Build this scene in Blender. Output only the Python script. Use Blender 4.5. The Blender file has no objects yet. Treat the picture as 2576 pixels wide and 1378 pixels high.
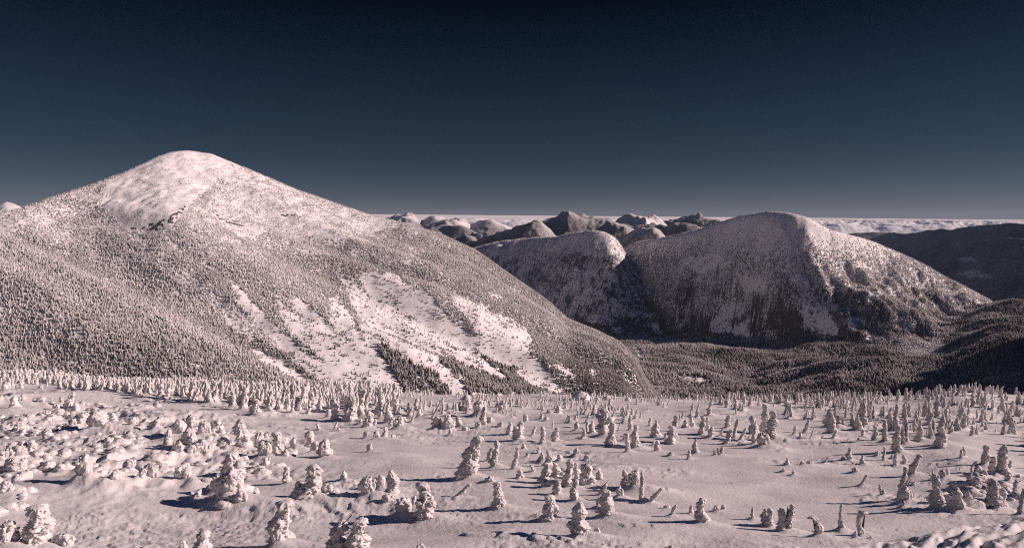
import bpy, math, random
import numpy as np
from mathutils import Vector, noise as mnoise

S = bpy.context.scene
COL = S.collection
R = math.radians

# ------------------------------------------------------------------ camera
F = 667.0            # focal length in pixels of a 1024 px wide frame
CX, HY = 512.0, 216.0  # column of the view axis, row of the horizontal
cam = bpy.data.cameras.new('camera')
cam.sensor_width = 36.0
cam.lens = 36.0 * F / 1024.0
cam.shift_y = -(547 / 2.0 - HY) / 1024.0
cam.clip_start = 0.5
cam.clip_end = 300000.0
camo = bpy.data.objects.new('camera', cam)
camo.rotation_euler = (R(90), 0, 0)
COL.objects.link(camo)
S.camera = camo

# ------------------------------------------------------------------ sun and sky
SUN_EL, SUN_AZ = 24.5, 0.0        # azimuth: degrees forward of due right
sd = Vector((math.cos(R(SUN_EL)) * math.cos(R(SUN_AZ)), math.cos(R(SUN_EL)) * math.sin(R(SUN_AZ)), math.sin(R(SUN_EL))))
sun = bpy.data.lights.new('sun', 'SUN')
sun.energy = 4.8
sun.angle = R(0.5)
sun.color = (1.0, 0.778, 0.735)
suno = bpy.data.objects.new('sun', sun)
suno.rotation_euler = (-sd).to_track_quat('-Z', 'Y').to_euler()
COL.objects.link(suno)

W = bpy.data.worlds.new('World')
S.world = W
W.use_nodes = True
W.cycles.sampling_method = 'NONE'    # a smooth sky: found by the bounced rays, so every light sample goes to the sun
nt = W.node_tree
bg = nt.nodes['Background']
sky = nt.nodes.new('ShaderNodeTexSky')
sky.sky_type = 'NISHITA'
sky.sun_disc = False
sky.sun_elevation = R(SUN_EL)
sky.sun_rotation = R(90 - SUN_AZ)
sky.altitude = 6000
sky.air_density = 0.6
sky.dust_density = 0.1
sky.ozone_density = 4.0
SKY_STRENGTH = 0.08
bg.inputs['Strength'].default_value = SKY_STRENGTH
# deep polarised winter sky: darkens upward in view, brightened overhead as added fill light
tc = nt.nodes.new('ShaderNodeTexCoord')
sx = nt.nodes.new('ShaderNodeSeparateXYZ')
nt.links.new(tc.outputs['Generated'], sx.inputs[0])
rmp = nt.nodes.new('ShaderNodeValToRGB')
rmp.color_ramp.interpolation = 'LINEAR'
SKY_RAMP = [(0.0, (.475, .275, .194)), (0.016, (.46, .27, .188)), (0.039, (.40, .26, .178)), (0.084, (.28, .225, .162)), (0.142, (.21, .205, .156)), (0.2, (.15, .163, .140)),
            (0.255, (.08, .104, .099)), (0.306, (.022, .041, .051)), (0.36, (.02, .04, .045)), (0.5, (.42, .62, .76)), (1.0, (.52, .72, .85))]
el = rmp.color_ramp.elements
while len(el) < len(SKY_RAMP):
    el.new(0.5)
for e, (p, c) in zip(el, SKY_RAMP):
    e.position = p
    e.color = (*c, 1)
nt.links.new(sx.outputs['Z'], rmp.inputs[0])
mul = nt.nodes.new('ShaderNodeMix')
mul.data_type = 'RGBA'
mul.blend_type = 'MULTIPLY'
mul.inputs[0].default_value = 1.0
nt.links.new(sky.outputs[0], mul.inputs[6])
nt.links.new(rmp.outputs[0], mul.inputs[7])
nt.links.new(mul.outputs[2], bg.inputs['Color'])

S.view_settings.view_transform = 'Standard'
S.view_settings.look = 'None'
S.view_settings.exposure = 0.2
S.view_settings.gamma = 1.0
S.cycles.max_bounces = 4
S.cycles.diffuse_bounces = 3
S.cycles.use_denoising = False
S.cycles.filter_width = 1.1

# ------------------------------------------------------------------ noise
def _hash(ix, iy, seed):
    h = (ix.astype(np.uint32) * np.uint32(374761393)) ^ (iy.astype(np.uint32) * np.uint32(668265263)) ^ np.uint32((seed * 2246822519) & 0xffffffff)
    h = (h ^ (h >> np.uint32(13))) * np.uint32(1274126177)
    h = h ^ (h >> np.uint32(16))
    return h

def perlin(x, y, seed=0):
    x = np.asarray(x, np.float64); y = np.asarray(y, np.float64)
    x0 = np.floor(x); y0 = np.floor(y)
    fx = (x - x0).astype(np.float32); fy = (y - y0).astype(np.float32)
    ix = x0.astype(np.int64); iy = y0.astype(np.int64)
    def g(dx, dy):
        a = _hash(ix + dx, iy + dy, seed).astype(np.float32) * np.float32(2 * math.pi / 4294967296.0)
        return np.cos(a) * (fx - dx) + np.sin(a) * (fy - dy)
    u = fx * fx * fx * (fx * (fx * 6 - 15) + 10); v = fy * fy * fy * (fy * (fy * 6 - 15) + 10)
    a = g(0, 0); b = g(1, 0); c = g(0, 1); d = g(1, 1)
    return (a + (b - a) * u + (c + (d - c) * u - a - (b - a) * u) * v) * 1.5

def perlin3(x, y, z, seed=0):
    x, y, z = np.broadcast_arrays(np.asarray(x, float), np.asarray(y, float), np.asarray(z, float))
    x0, y0, z0 = np.floor(x), np.floor(y), np.floor(z)
    fx, fy, fz = x - x0, y - y0, z - z0
    ix, iy, iz = x0.astype(np.int64), y0.astype(np.int64), z0.astype(np.int64)
    f = lambda t: t * t * t * (t * (t * 6 - 15) + 10)
    u, v, w = f(fx), f(fy), f(fz)
    r = 0
    for dx in (0, 1):
        for dy in (0, 1):
            for dz in (0, 1):
                h = _hash(ix + dx + (iz + dz) * 7919, iy + dy + (iz + dz) * 104729, seed)
                a = (h & np.uint32(0xffff)).astype(np.float64) * (2 * math.pi / 65536); c = (h >> np.uint32(16)).astype(np.float64) * (2 / 65536) - 1
                s = np.sqrt(np.clip(1 - c * c, 0, 1))
                g = np.cos(a) * s * (fx - dx) + np.sin(a) * s * (fy - dy) + c * (fz - dz)
                r = r + g * (u if dx else 1 - u) * (v if dy else 1 - v) * (w if dz else 1 - w)
    return r * 1.6

def fbm(x, y, octs=4, seed=0, gain=0.5):
    s = 0; a = 1.0
    for i in range(octs):
        s = s + a * perlin(x * 2.03 ** i + 17.3 * i, y * 2.03 ** i - 9.1 * i, seed + i)
        a *= gain
    return s

def ridged(x, y, octs=4, seed=0):
    s = 0; a = 1.0
    for i in range(octs):
        s = s + a * (0.5 - np.abs(perlin(x * 2.1 ** i, y * 2.1 ** i, seed + i)))
        a *= 0.5
    return s

def sstep(a, b, x):
    t = np.clip((x - a) / (b - a), 0, 1)
    return t * t * (3 - 2 * t)

# ------------------------------------------------------------------ meshes
def fast_mesh(name, V, faces, smooth=True):
    """V (n,3); faces: list of integer arrays (m,3) or (m,4)"""
    me = bpy.data.meshes.new(name)
    me.vertices.add(len(V))
    me.vertices.foreach_set('co', np.ascontiguousarray(V, np.float32).ravel())
    faces = [f for f in faces if len(f)]
    loops = np.concatenate([f.ravel() for f in faces]).astype(np.int32)
    tot = np.concatenate([np.full(len(f), f.shape[1], np.int32) for f in faces])
    start = np.concatenate([[0], np.cumsum(tot)[:-1]]).astype(np.int32)
    me.loops.add(len(loops)); me.loops.foreach_set('vertex_index', loops)
    me.polygons.add(len(tot)); me.polygons.foreach_set('loop_start', start)
    me.update(calc_edges=True)
    if smooth:
        me.polygons.foreach_set('use_smooth', np.ones(len(tot), bool))
    return me

def point_attr(me, name, vals):
    a = me.attributes.new(name, 'FLOAT', 'POINT')
    a.data.foreach_set('value', np.ascontiguousarray(vals, np.float32))

def link(name, me, mat, parent=None, **props):
    o = bpy.data.objects.new(name, me)
    if mat is not None:
        me.materials.clear(); me.materials.append(mat)
    COL.objects.link(o)
    if parent is not None:
        o.parent = parent
    for k, v in props.items():
        o[k] = v
    return o

def grid_quads(nr, nc):
    i = np.arange(nr - 1)[:, None] * nc + np.arange(nc - 1)[None, :]
    i = i.ravel()
    return np.stack([i, i + 1, i + nc + 1, i + nc], 1)

def sub_grid(V, quads):
    """keep only the vertices that the quads use"""
    used = np.unique(quads)
    m = np.full(len(V), -1, np.int64); m[used] = np.arange(len(used))
    return V[used], m[quads], used

# ------------------------------------------------------------------ materials
def mat(name):
    m = bpy.data.materials.new(name); m.use_nodes = True
    return m, m.node_tree.nodes, m.node_tree.links, m.node_tree.nodes['Principled BSDF']

def N(nodes, t, **kw):
    n = nodes.new(t)
    for k, v in kw.items():
        setattr(n, k, v)
    return n

def noise_tex(nodes, links, vec, scale, detail=4, rough=.6):
    n = nodes.new('ShaderNodeTexNoise')
    n.inputs['Scale'].default_value = scale
    n.inputs['Detail'].default_value = detail
    n.inputs['Roughness'].default_value = rough
    links.new(vec, n.inputs['Vector'])
    return n.outputs['Fac']

def mixc(nodes, links, fac, a, b):
    n = nodes.new('ShaderNodeMix'); n.data_type = 'RGBA'
    for s, v in ((0, fac), (6, a), (7, b)):
        if isinstance(v, (tuple, float, int)):
            n.inputs[s].default_value = (*v, 1) if isinstance(v, tuple) else v
        else:
            links.new(v, n.inputs[s])
    return n.outputs[2]

def mathn(nodes, links, op, a, b=0.0, clamp=False):
    n = nodes.new('ShaderNodeMath'); n.operation = op; n.use_clamp = clamp
    for i, v in enumerate((a, b)):
        if isinstance(v, (int, float)):
            n.inputs[i].default_value = v
        else:
            links.new(v, n.inputs[i])
    return n.outputs[0]

def maprange(nodes, links, v, a, b, c=0.0, d=1.0):
    n = nodes.new('ShaderNodeMapRange')
    links.new(v, n.inputs[0])
    for i, x in enumerate((a, b, c, d)):
        n.inputs[i + 1].default_value = x
    return n.outputs[0]

SNOW = (.80, .775, .775)

def bump(nodes, links, h, bsdf, strength, dist, prev=None):
    n = nodes.new('ShaderNodeBump')
    n.inputs['Strength'].default_value = strength
    n.inputs['Distance'].default_value = dist
    links.new(h, n.inputs['Height'])
    if prev is not None:
        links.new(prev, n.inputs['Normal'])
    links.new(n.outputs[0], bsdf.inputs['Normal'])
    return n.outputs[0]

def make_snow_ground():
    m, n, l, b = mat('wind_packed_snow')
    geo = N(n, 'ShaderNodeNewGeometry'); pos = geo.outputs['Position']
    a = noise_tex(n, l, pos, 0.35, 4); c = noise_tex(n, l, pos, 5.0, 5, .65)
    l.new(mixc(n, l, maprange(n, l, a, .3, .7), (.62, .60, .60), (.71, .69, .69)), b.inputs['Base Color'])
    b.inputs['Roughness'].default_value = .75
    b.inputs['Specular IOR Level'].default_value = .25
    bump(n, l, c, b, .55, .09)
    return m

def make_rime():
    m, n, l, b = mat('rime_ice')
    geo = N(n, 'ShaderNodeNewGeometry'); pos = geo.outputs['Position']
    c = noise_tex(n, l, pos, 9.0, 5, .6); a = noise_tex(n, l, pos, 1.2, 3)
    tw = noise_tex(n, l, pos, 3.2, 4, .7)
    base = mixc(n, l, maprange(n, l, a, .3, .7), (.62, .60, .60), (.72, .70, .695))
    # small openings where the dark twigs look out of the rime
    base = mixc(n, l, maprange(n, l, tw, .31, .25), base, (.10, .09, .085))
    l.new(base, b.inputs['Base Color'])
    b.inputs['Roughness'].default_value = .7
    b.inputs['Specular IOR Level'].default_value = .25
    bump(n, l, c, b, .7, .07)
    return m

def make_wood():
    m, n, l, b = mat('dark_bark')
    geo = N(n, 'ShaderNodeNewGeometry')
    c = noise_tex(n, l, geo.outputs['Position'], 14, 4)
    l.new(mixc(n, l, c, (.022, .017, .015), (.075, .06, .052)), b.inputs['Base Color'])
    b.inputs['Roughness'].default_value = .9
    return m

def make_slope(name, grain, forest_tint=None):
    """snow with rock where the point attribute rock says so"""
    m, n, l, b = mat(name)
    geo = N(n, 'ShaderNodeNewGeometry'); pos = geo.outputs['Position']
    at = N(n, 'ShaderNodeAttribute', attribute_name='rock')
    c = noise_tex(n, l, pos, grain, 5, .65)
    big = noise_tex(n, l, pos, grain * .12, 4)
    snow = mixc(n, l, maprange(n, l, big, .3, .7), (.80, .775, .775), (.90, .87, .87))
    rk = mixc(n, l, c, (.035, .033, .034), (.16, .15, .15))
    f = maprange(n, l, mathn(n, l, 'ADD', at.outputs['Fac'], mathn(n, l, 'MULTIPLY', mathn(n, l, 'SUBTRACT', c, .5), .9)), .42, .58)
    l.new(mixc(n, l, f, snow, rk), b.inputs['Base Color'])
    b.inputs['Roughness'].default_value = .8
    b.inputs['Specular IOR Level'].default_value = .2
    bump(n, l, c, b, .6, .25 / grain)
    return m

def make_forest():
    m, n, l, b = mat('frosted_spruce')
    geo = N(n, 'ShaderNodeNewGeometry')
    at = N(n, 'ShaderNodeAttribute', attribute_name='frost')
    ri = geo.outputs['Random Per Island']
    sz = N(n, 'ShaderNodeSeparateXYZ'); l.new(geo.outputs['Normal'], sz.inputs[0])
    c = noise_tex(n, l, geo.outputs['Position'], .45, 4, .7)
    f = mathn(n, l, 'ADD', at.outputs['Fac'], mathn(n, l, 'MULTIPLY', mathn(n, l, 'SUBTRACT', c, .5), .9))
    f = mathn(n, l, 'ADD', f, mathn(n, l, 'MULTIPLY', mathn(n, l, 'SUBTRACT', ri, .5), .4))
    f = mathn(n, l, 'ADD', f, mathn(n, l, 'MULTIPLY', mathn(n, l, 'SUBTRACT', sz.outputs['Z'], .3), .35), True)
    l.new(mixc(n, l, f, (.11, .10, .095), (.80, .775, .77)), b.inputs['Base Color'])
    b.inputs['Roughness'].default_value = .85
    b.inputs['Specular IOR Level'].default_value = .15
    return m

def make_far_forest():
    """far hillsides: woods with snow between, too small to show single trees"""
    m, n, l, b = mat('far_woods')
    geo = N(n, 'ShaderNodeNewGeometry'); pos = geo.outputs['Position']
    at = N(n, 'ShaderNodeAttribute', attribute_name='rock')   # 1 = dark woods, 0 = open snow
    c = noise_tex(n, l, pos, .055, 6, .75); d = noise_tex(n, l, pos, .004, 4, .6)
    f = mathn(n, l, 'ADD', at.outputs['Fac'], mathn(n, l, 'MULTIPLY', mathn(n, l, 'SUBTRACT', c, .5), 1.5))
    f = mathn(n, l, 'ADD', f, mathn(n, l, 'MULTIPLY', mathn(n, l, 'SUBTRACT', d, .5), .8), True)
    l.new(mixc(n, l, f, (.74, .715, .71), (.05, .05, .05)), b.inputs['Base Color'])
    b.inputs['Roughness'].default_value = .9
    b.inputs['Specular IOR Level'].default_value = .1
    bump(n, l, c, b, 1.0, 9.0)
    return m

def make_cloud():
    m, n, l, b = mat('cloud_white')
    b.inputs['Base Color'].default_value = (.86, .84, .83, 1)
    b.inputs['Roughness'].default_value = 1.0
    b.inputs['Specular IOR Level'].default_value = 0.0
    return m

M_SNOW, M_RIME, M_WOOD = make_snow_ground(), make_rime(), make_wood()
M_SLOPE, M_FOREST, M_FAR, M_CLOUD = make_slope('mountain_snow_and_rock', .22), make_forest(), make_far_forest(), make_cloud()

K = 1024.0 / 2576.0     # the outlines below were measured on a 2576 px wide view

def tab(pts, col=1):
    xs = np.array([p[0] for p in pts], float); ys = np.array([p[col] for p in pts], float)
    # monotone-ish smooth interpolation: linear, then blurred by the caller's fine sampling
    return lambda u: np.interp(u, xs, ys)

def smooth1(a, n):
    k = np.hanning(n * 2 + 1); k /= k.sum()
    return np.convolve(np.pad(a, n, mode='edge'), k, 'valid')

def in_poly(X, Y, P):
    r = np.zeros(X.shape, bool)
    n = len(P)
    for i in range(n):
        x1, y1 = P[i]; x2, y2 = P[(i + 1) % n]
        if y1 == y2:
            continue
        c = ((Y >= min(y1, y2)) & (Y < max(y1, y2)))
        r ^= c & (X < x1 + (Y - y1) * (x2 - x1) / (y2 - y1))
    return r

# ------------------------------------------------------------------ the two near mountains and the valley between
NU, ND = 800, 760
UU = np.linspace(-160, 1480, NU)
DD = np.exp(np.linspace(math.log(190), math.log(4300), ND))
U, D = np.meshgrid(UU, DD)
X = (U - CX) / F * D
Y = D

def zc(py, d):
    return -(py - HY) / F * d

M1_CREST = [(-400, 605, 1080), (0, 538, 1190), (60, 522, 1225), (130, 497, 1280), (240, 462, 1385), (330, 425, 1480), (400, 391, 1560), (430, 382.5, 1595), (470, 378, 1640),
            (530, 386, 1690), (585, 408, 1700), (650, 435, 1700), (750, 478, 1690), (850, 512, 1680), (930, 540, 1660), (1030, 565, 1640), (1100, 585, 1620),
            (1200, 632, 1580), (1280, 690, 1540), (1380, 760, 1480), (1430, 806, 1450), (1500, 834, 1400), (1560, 865, 1370), (1600, 905, 1350),
            (1620, 948, 1330), (1640, 985, 1320), (1700, 1090, 1300), (1800, 1250, 1280), (2200, 1900, 1250), (4000, 2600, 1250)]
M1_FOOT = [(-400, 1010, 720), (0, 1010, 760), (600, 1015, 800), (1000, 1030, 860), (1400, 1030, 960), (1640, 1030, 1060), (1800, 1040, 1120), (4000, 1040, 1130)]

def profile_hill(crest, foot, back=.55, rnd=70.0, pw=1.0, sm=3, top=.05, dsm=12):
    cx = [c[0] * K for c in crest]; fx = [c[0] * K for c in foot]
    cpy = smooth1(np.interp(UU, cx, [c[1] * K for c in crest]), sm)
    cd = smooth1(np.interp(UU, cx, [c[2] for c in crest]), dsm)
    fpy = smooth1(np.interp(UU, fx, [c[1] * K for c in foot]), 12)
    fd = smooth1(np.interp(UU, fx, [c[2] for c in foot]), dsm)
    zcr = zc(cpy, cd); zf = zc(fpy, fd)
    zf = np.minimum(zf, zcr - 30)
    t = (cd[None] - D) / (cd - fd)[None]
    tt = np.clip(t, 0, None)
    g = tt * tt / (tt + top) * (1 + top)
    g = np.where(tt > 1, 1 + (tt - 1) * .35, np.clip(g, 0, 1) ** pw)
    z = zcr[None] + (zf - zcr)[None] * g
    db = np.clip(D - cd[None], 0, None)
    z = np.where(t < 0, zcr[None] - back * (np.sqrt(db * db + rnd * rnd) - rnd), z)
    return z, np.clip(t, 0, 1), cd

z1, t1, cd1 = profile_hill(M1_CREST, M1_FOOT, pw=.95)
fl, fc = X * .93 - Y * .37, X * .37 + Y * .93          # down the fall line, across it
w1 = np.clip(t1 * 6, 0, 1) * np.clip((1 - t1) * 4 + .3, 0, 1)
z1 += w1 * (perlin(fc / 140, fl / 900, 3) * 25 + perlin(fc / 55, fl / 380, 4) * 10 + perlin(fc / 22, fl / 150, 5) * 1.8)
z1 += fbm(X / 45, Y / 45, 4, 6) * (2.2 - 1.3 * sstep(0, 80, z1)) * (t1 > 0)
z1 += sstep(-60, 60, z1) * ((ridged(fc / 60, fl / 26, 4, 8) - .55) * 4 + perlin(fc / 18, fl / 7, 9) * 2.0) * sstep(0, .06, t1)

M2_CREST = [(1400, 760, 3700), (1480, 690, 3600), (1540, 640, 3470), (1600, 608, 3300), (1700, 590, 3030), (1750, 578, 2890), (1800, 560, 2750), (1850, 545, 2620), (1930, 530, 2450),
            (1980, 533, 2390), (2030, 545, 2360), (2060, 562, 2360), (2090, 578, 2380), (2150, 593, 2440), (2200, 608, 2490), (2270, 640, 2560), (2330, 668, 2620), (2380, 698, 2670),
            (2440, 728, 2720), (2500, 760, 2760), (2560, 800, 2800), (2640, 850, 2850), (2800, 960, 2900), (3400, 1300, 3000)]
M2_FOOT = [(1400, 880, 3020), (1600, 890, 2800), (1760, 900, 2530), (1900, 905, 2290), (2050, 900, 2060), (2250, 885, 1830), (2400, 868, 1850), (2520, 850, 2070), (2700, 850, 2270), (3400, 850, 2400)]
z2, t2, cd2 = profile_hill(M2_CREST, M2_FOOT, pw=.9, rnd=50, dsm=34)
w2 = np.clip(t2 * 5, 0, 1) * np.clip((1 - t2) * 5 + .2, 0, 1)
gl, gc = X * .15 - Y * .99, X * .99 + Y * .15
z2 += w2 * (ridged(gc / 300, gl / 900, 3, 11) * 80 - 40 + (ridged(gc / 110, gl / 260, 4, 14) - .5) * 26 + (ridged(gc / 34, gl / 40, 3, 15) - .5) * 14)
z2 += fbm(X / 60, Y / 60, 4, 16) * 4 * (t2 > 0) + (fbm(X / 210, Y / 210, 3, 17) * 30 + fbm(X / 120, Y / 120, 3, 19) * 20) * sstep(0, .15, t2) * np.clip((1 - t2) * 4, 0, 1) + (ridged(X / 40, Y / 40, 3, 18) - .5) * 8 * sstep(-150, -20, z2) * (t2 > 0)

# shoulder dome in front of the far end of the second mountain
H1_CREST = [(900, 700, 4000), (1060, 655, 3950), (1195, 622, 3900), (1250, 608, 3760), (1330, 597.5, 3520), (1400, 594, 3330), (1450, 583, 3200), (1490, 578, 3120), (1525, 583, 3080), (1548, 597, 3090),
            (1562, 612, 3110), (1572, 632, 3130), (1590, 665, 3160), (1640, 740, 3200), (1750, 900, 3250), (3400, 2000, 3400)]
H1_FOOT = [(900, 900, 3300), (1200, 880, 3150), (1400, 880, 2820), (1520, 890, 2640), (1650, 900, 2600), (3400, 900, 2600)]
z3, t3, cd3 = profile_hill(H1_CREST, H1_FOOT, pw=1.15, rnd=60, sm=2, top=.12)
w3 = np.clip(t3 * 5, 0, 1) * np.clip((1 - t3) * 5 + .2, 0, 1)
z3 += w3 * (ridged(gc / 300, gl / 500, 3, 21) * 60 - 26 + fbm(X / 70, Y / 70, 3, 22) * 14 + fbm(X / 160, Y / 160, 2, 24) * 30) + fbm(X / 60, Y / 60, 4, 23) * 4

# valley floor, saddle on the right and the hill beyond the frame on the right whose shade lies over the valley
zv = np.interp(D, [190, 300, 500, 900, 1300, 1900, 2600, 4300], [-150, -158, -200, -300, -388, -402, -470, -640])
zv = zv + fbm(X / 420, Y / 420, 4, 31) * 36 * sstep(450, 1000, D) + fbm(X / 60, Y / 60, 3, 35) * 5 * sstep(350, 900, D)
zv += 48 * np.exp(-(((X - 840) / 110) ** 2 + ((Y - 1620) / 130) ** 2))
zv += 520 * np.exp(-(((X - 1800) / 400) ** 2 + ((Y - 1230) / 480) ** 2)) * (1 + .3 * fbm(X / 260, Y / 260, 3, 33))
SAD = [(2100, 905, 2100), (2300, 850, 2150), (2420, 800, 2180), (2490, 770, 2200), (2540, 760, 2200), (2576, 762, 2200), (2700, 770, 2200), (3000, 740, 2200), (3600, 740, 2200)]
zs, ts, cds = profile_hill(SAD, [(1800, 985, 1500), (2100, 965, 1450), (2300, 950, 1350), (2600, 945, 1250), (3600, 945, 1250)], pw=1.0, rnd=200)
zs += fbm(X / 260, Y / 260, 4, 36) * 22 * sstep(0, .1, ts) + fbm(X / 110, Y / 110, 4, 37) * 7

ZZ = np.stack([z1, z2, z3, zv, zs])
kk = 20.0
mx = ZZ.max(0)
Zt = mx + kk * np.log(np.exp((ZZ - mx) / kk).sum(0)) - 1.0 * kk * 0
own = ZZ.argmax(0)
own[own == 4] = 3
PY = HY - F * Zt / D
print('crest rows', [round(float(PY[:, np.searchsorted(UU, x * K)].min() / K), 1) for x in (60, 240, 470, 750, 1030, 1280, 1500, 1620, 1930, 2200, 2440)])

XK, YK = U / K, PY / K
# ---- where snow lies open, seen on the slopes of mountain one (areas) ----
OPEN1 = [
    [(262, 468), (330, 405), (400, 370), (470, 355), (610, 400), (612, 418), (568, 450), (545, 452), (528, 476), (500, 495), (470, 530), (435, 555), (375, 590), (320, 574), (288, 545), (270, 522), (255, 516), (268, 497)],
]
SCRUB1 = [[(-80, 590), (-80, 520), (60, 490), (250, 430), (330, 400), (300, 470), (270, 500), (255, 525), (200, 545), (60, 575)]]
RIB1 = [[(318, 585), (352, 592), (390, 640), (480, 690), (640, 800), (760, 900), (745, 908), (600, 812), (440, 705), (360, 640)]]
HALF1 = [
    [(575, 400), (650, 420), (850, 500), (960, 540), (1000, 570), (910, 590), (850, 605), (800, 590), (760, 600), (700, 560), (660, 590), (615, 600), (540, 545), (520, 520), (560, 470)],
]
SLIDES1 = [
    [(578, 705), (602, 714), (645, 765), (705, 828), (765, 873), (835, 920), (900, 955), (860, 968), (795, 950), (715, 884), (645, 805), (600, 748)],
    [(697, 745), (724, 770), (795, 842), (865, 905), (860, 925), (795, 890), (730, 826), (703, 785)],
    [(735, 738), (768, 758), (826, 814), (885, 870), (850, 885), (790, 845), (750, 795)],
    [(862, 704), (895, 712), (930, 748), (908, 705), (918, 684), (955, 678), (1003, 690), (1020, 715), (1078, 733), (1118, 785), (1165, 830), (1215, 845), (1180, 800), (1148, 768), (1146, 728),
     (1172, 745), (1235, 780), (1295, 806), (1332, 832), (1342, 865), (1335, 900), (1380, 948), (1430, 990), (1330, 995), (1100, 1010), (990, 1010), (850, 962), (790, 905), (835, 878), (862, 890), (845, 840), (832, 790), (832, 752), (855, 745), (890, 800), (918, 862), (910, 800), (880, 750)],
    [(1238, 735), (1264, 740), (1262, 755), (1243, 753)],
    [(620, 865), (685, 897), (765, 942), (810, 978), (740, 955), (660, 910)],
    [(560, 790), (600, 812), (660, 860), (640, 862), (580, 820)], [(430, 600), (460, 622), (452, 628), (425, 612)], [(515, 655), (540, 672), (530, 676), (512, 666)],
    [(1395, 910), (1435, 928), (1455, 952), (1415, 940)], [(1330, 900), (1365, 918), (1405, 955), (1370, 950)],
    [(1480, 922), (1505, 930), (1492, 948)],
]
DARK1 = [
    [(945, 868), (975, 868), (1005, 885), (1040, 912), (1105, 945), (1140, 990), (1020, 990), (985, 930)],
    [(1108, 905), (1130, 902), (1170, 918), (1240, 945), (1330, 990), (1180, 990), (1150, 945)],
    [(1255, 930), (1290, 940), (1345, 975), (1390, 995), (1310, 995)],
    [(1195, 880), (1250, 915), (1310, 930), (1300, 945), (1240, 920)],
]
OPEN2 = [
    [(1815, 780), (1840, 760), (1880, 770), (1850, 800), (1830, 830), (1870, 810), (1900, 790), (1880, 830), (1900, 850), (1940, 830), (1950, 850), (1905, 870), (1900, 895), (1880, 905), (1860, 880), (1840, 850), (1790, 835), (1780, 815)],
    [(2018, 750), (2028, 745), (2040, 800), (2060, 770), (2085, 790), (2110, 830), (2105, 850), (2060, 835), (2035, 825), (2015, 800)],
    [(2085, 745), (2098, 745), (2100, 770), (2088, 765)], [(2130, 800), (2165, 800), (2160, 815), (2150, 835), (2135, 820)],
    [(1600, 780), (1612, 780), (1605, 815), (1597, 810)], [(1635, 815), (1660, 815), (1655, 840), (1640, 835)],
    [(1850, 700), (1900, 690), (1930, 720), (1880, 740)], [(1700, 650), (1800, 640), (1850, 660), (1760, 690)],
]
VALOPEN = [[(1700, 940), (1740, 945), (1790, 955), (1760, 962), (1715, 955)], [(1598, 870), (1612, 880), (1625, 900), (1605, 900)]]

def any_poly(x, y, L):
    r = np.zeros(x.shape, bool)
    for P in L:
        r |= in_poly(x, y, P)
    return r

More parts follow.
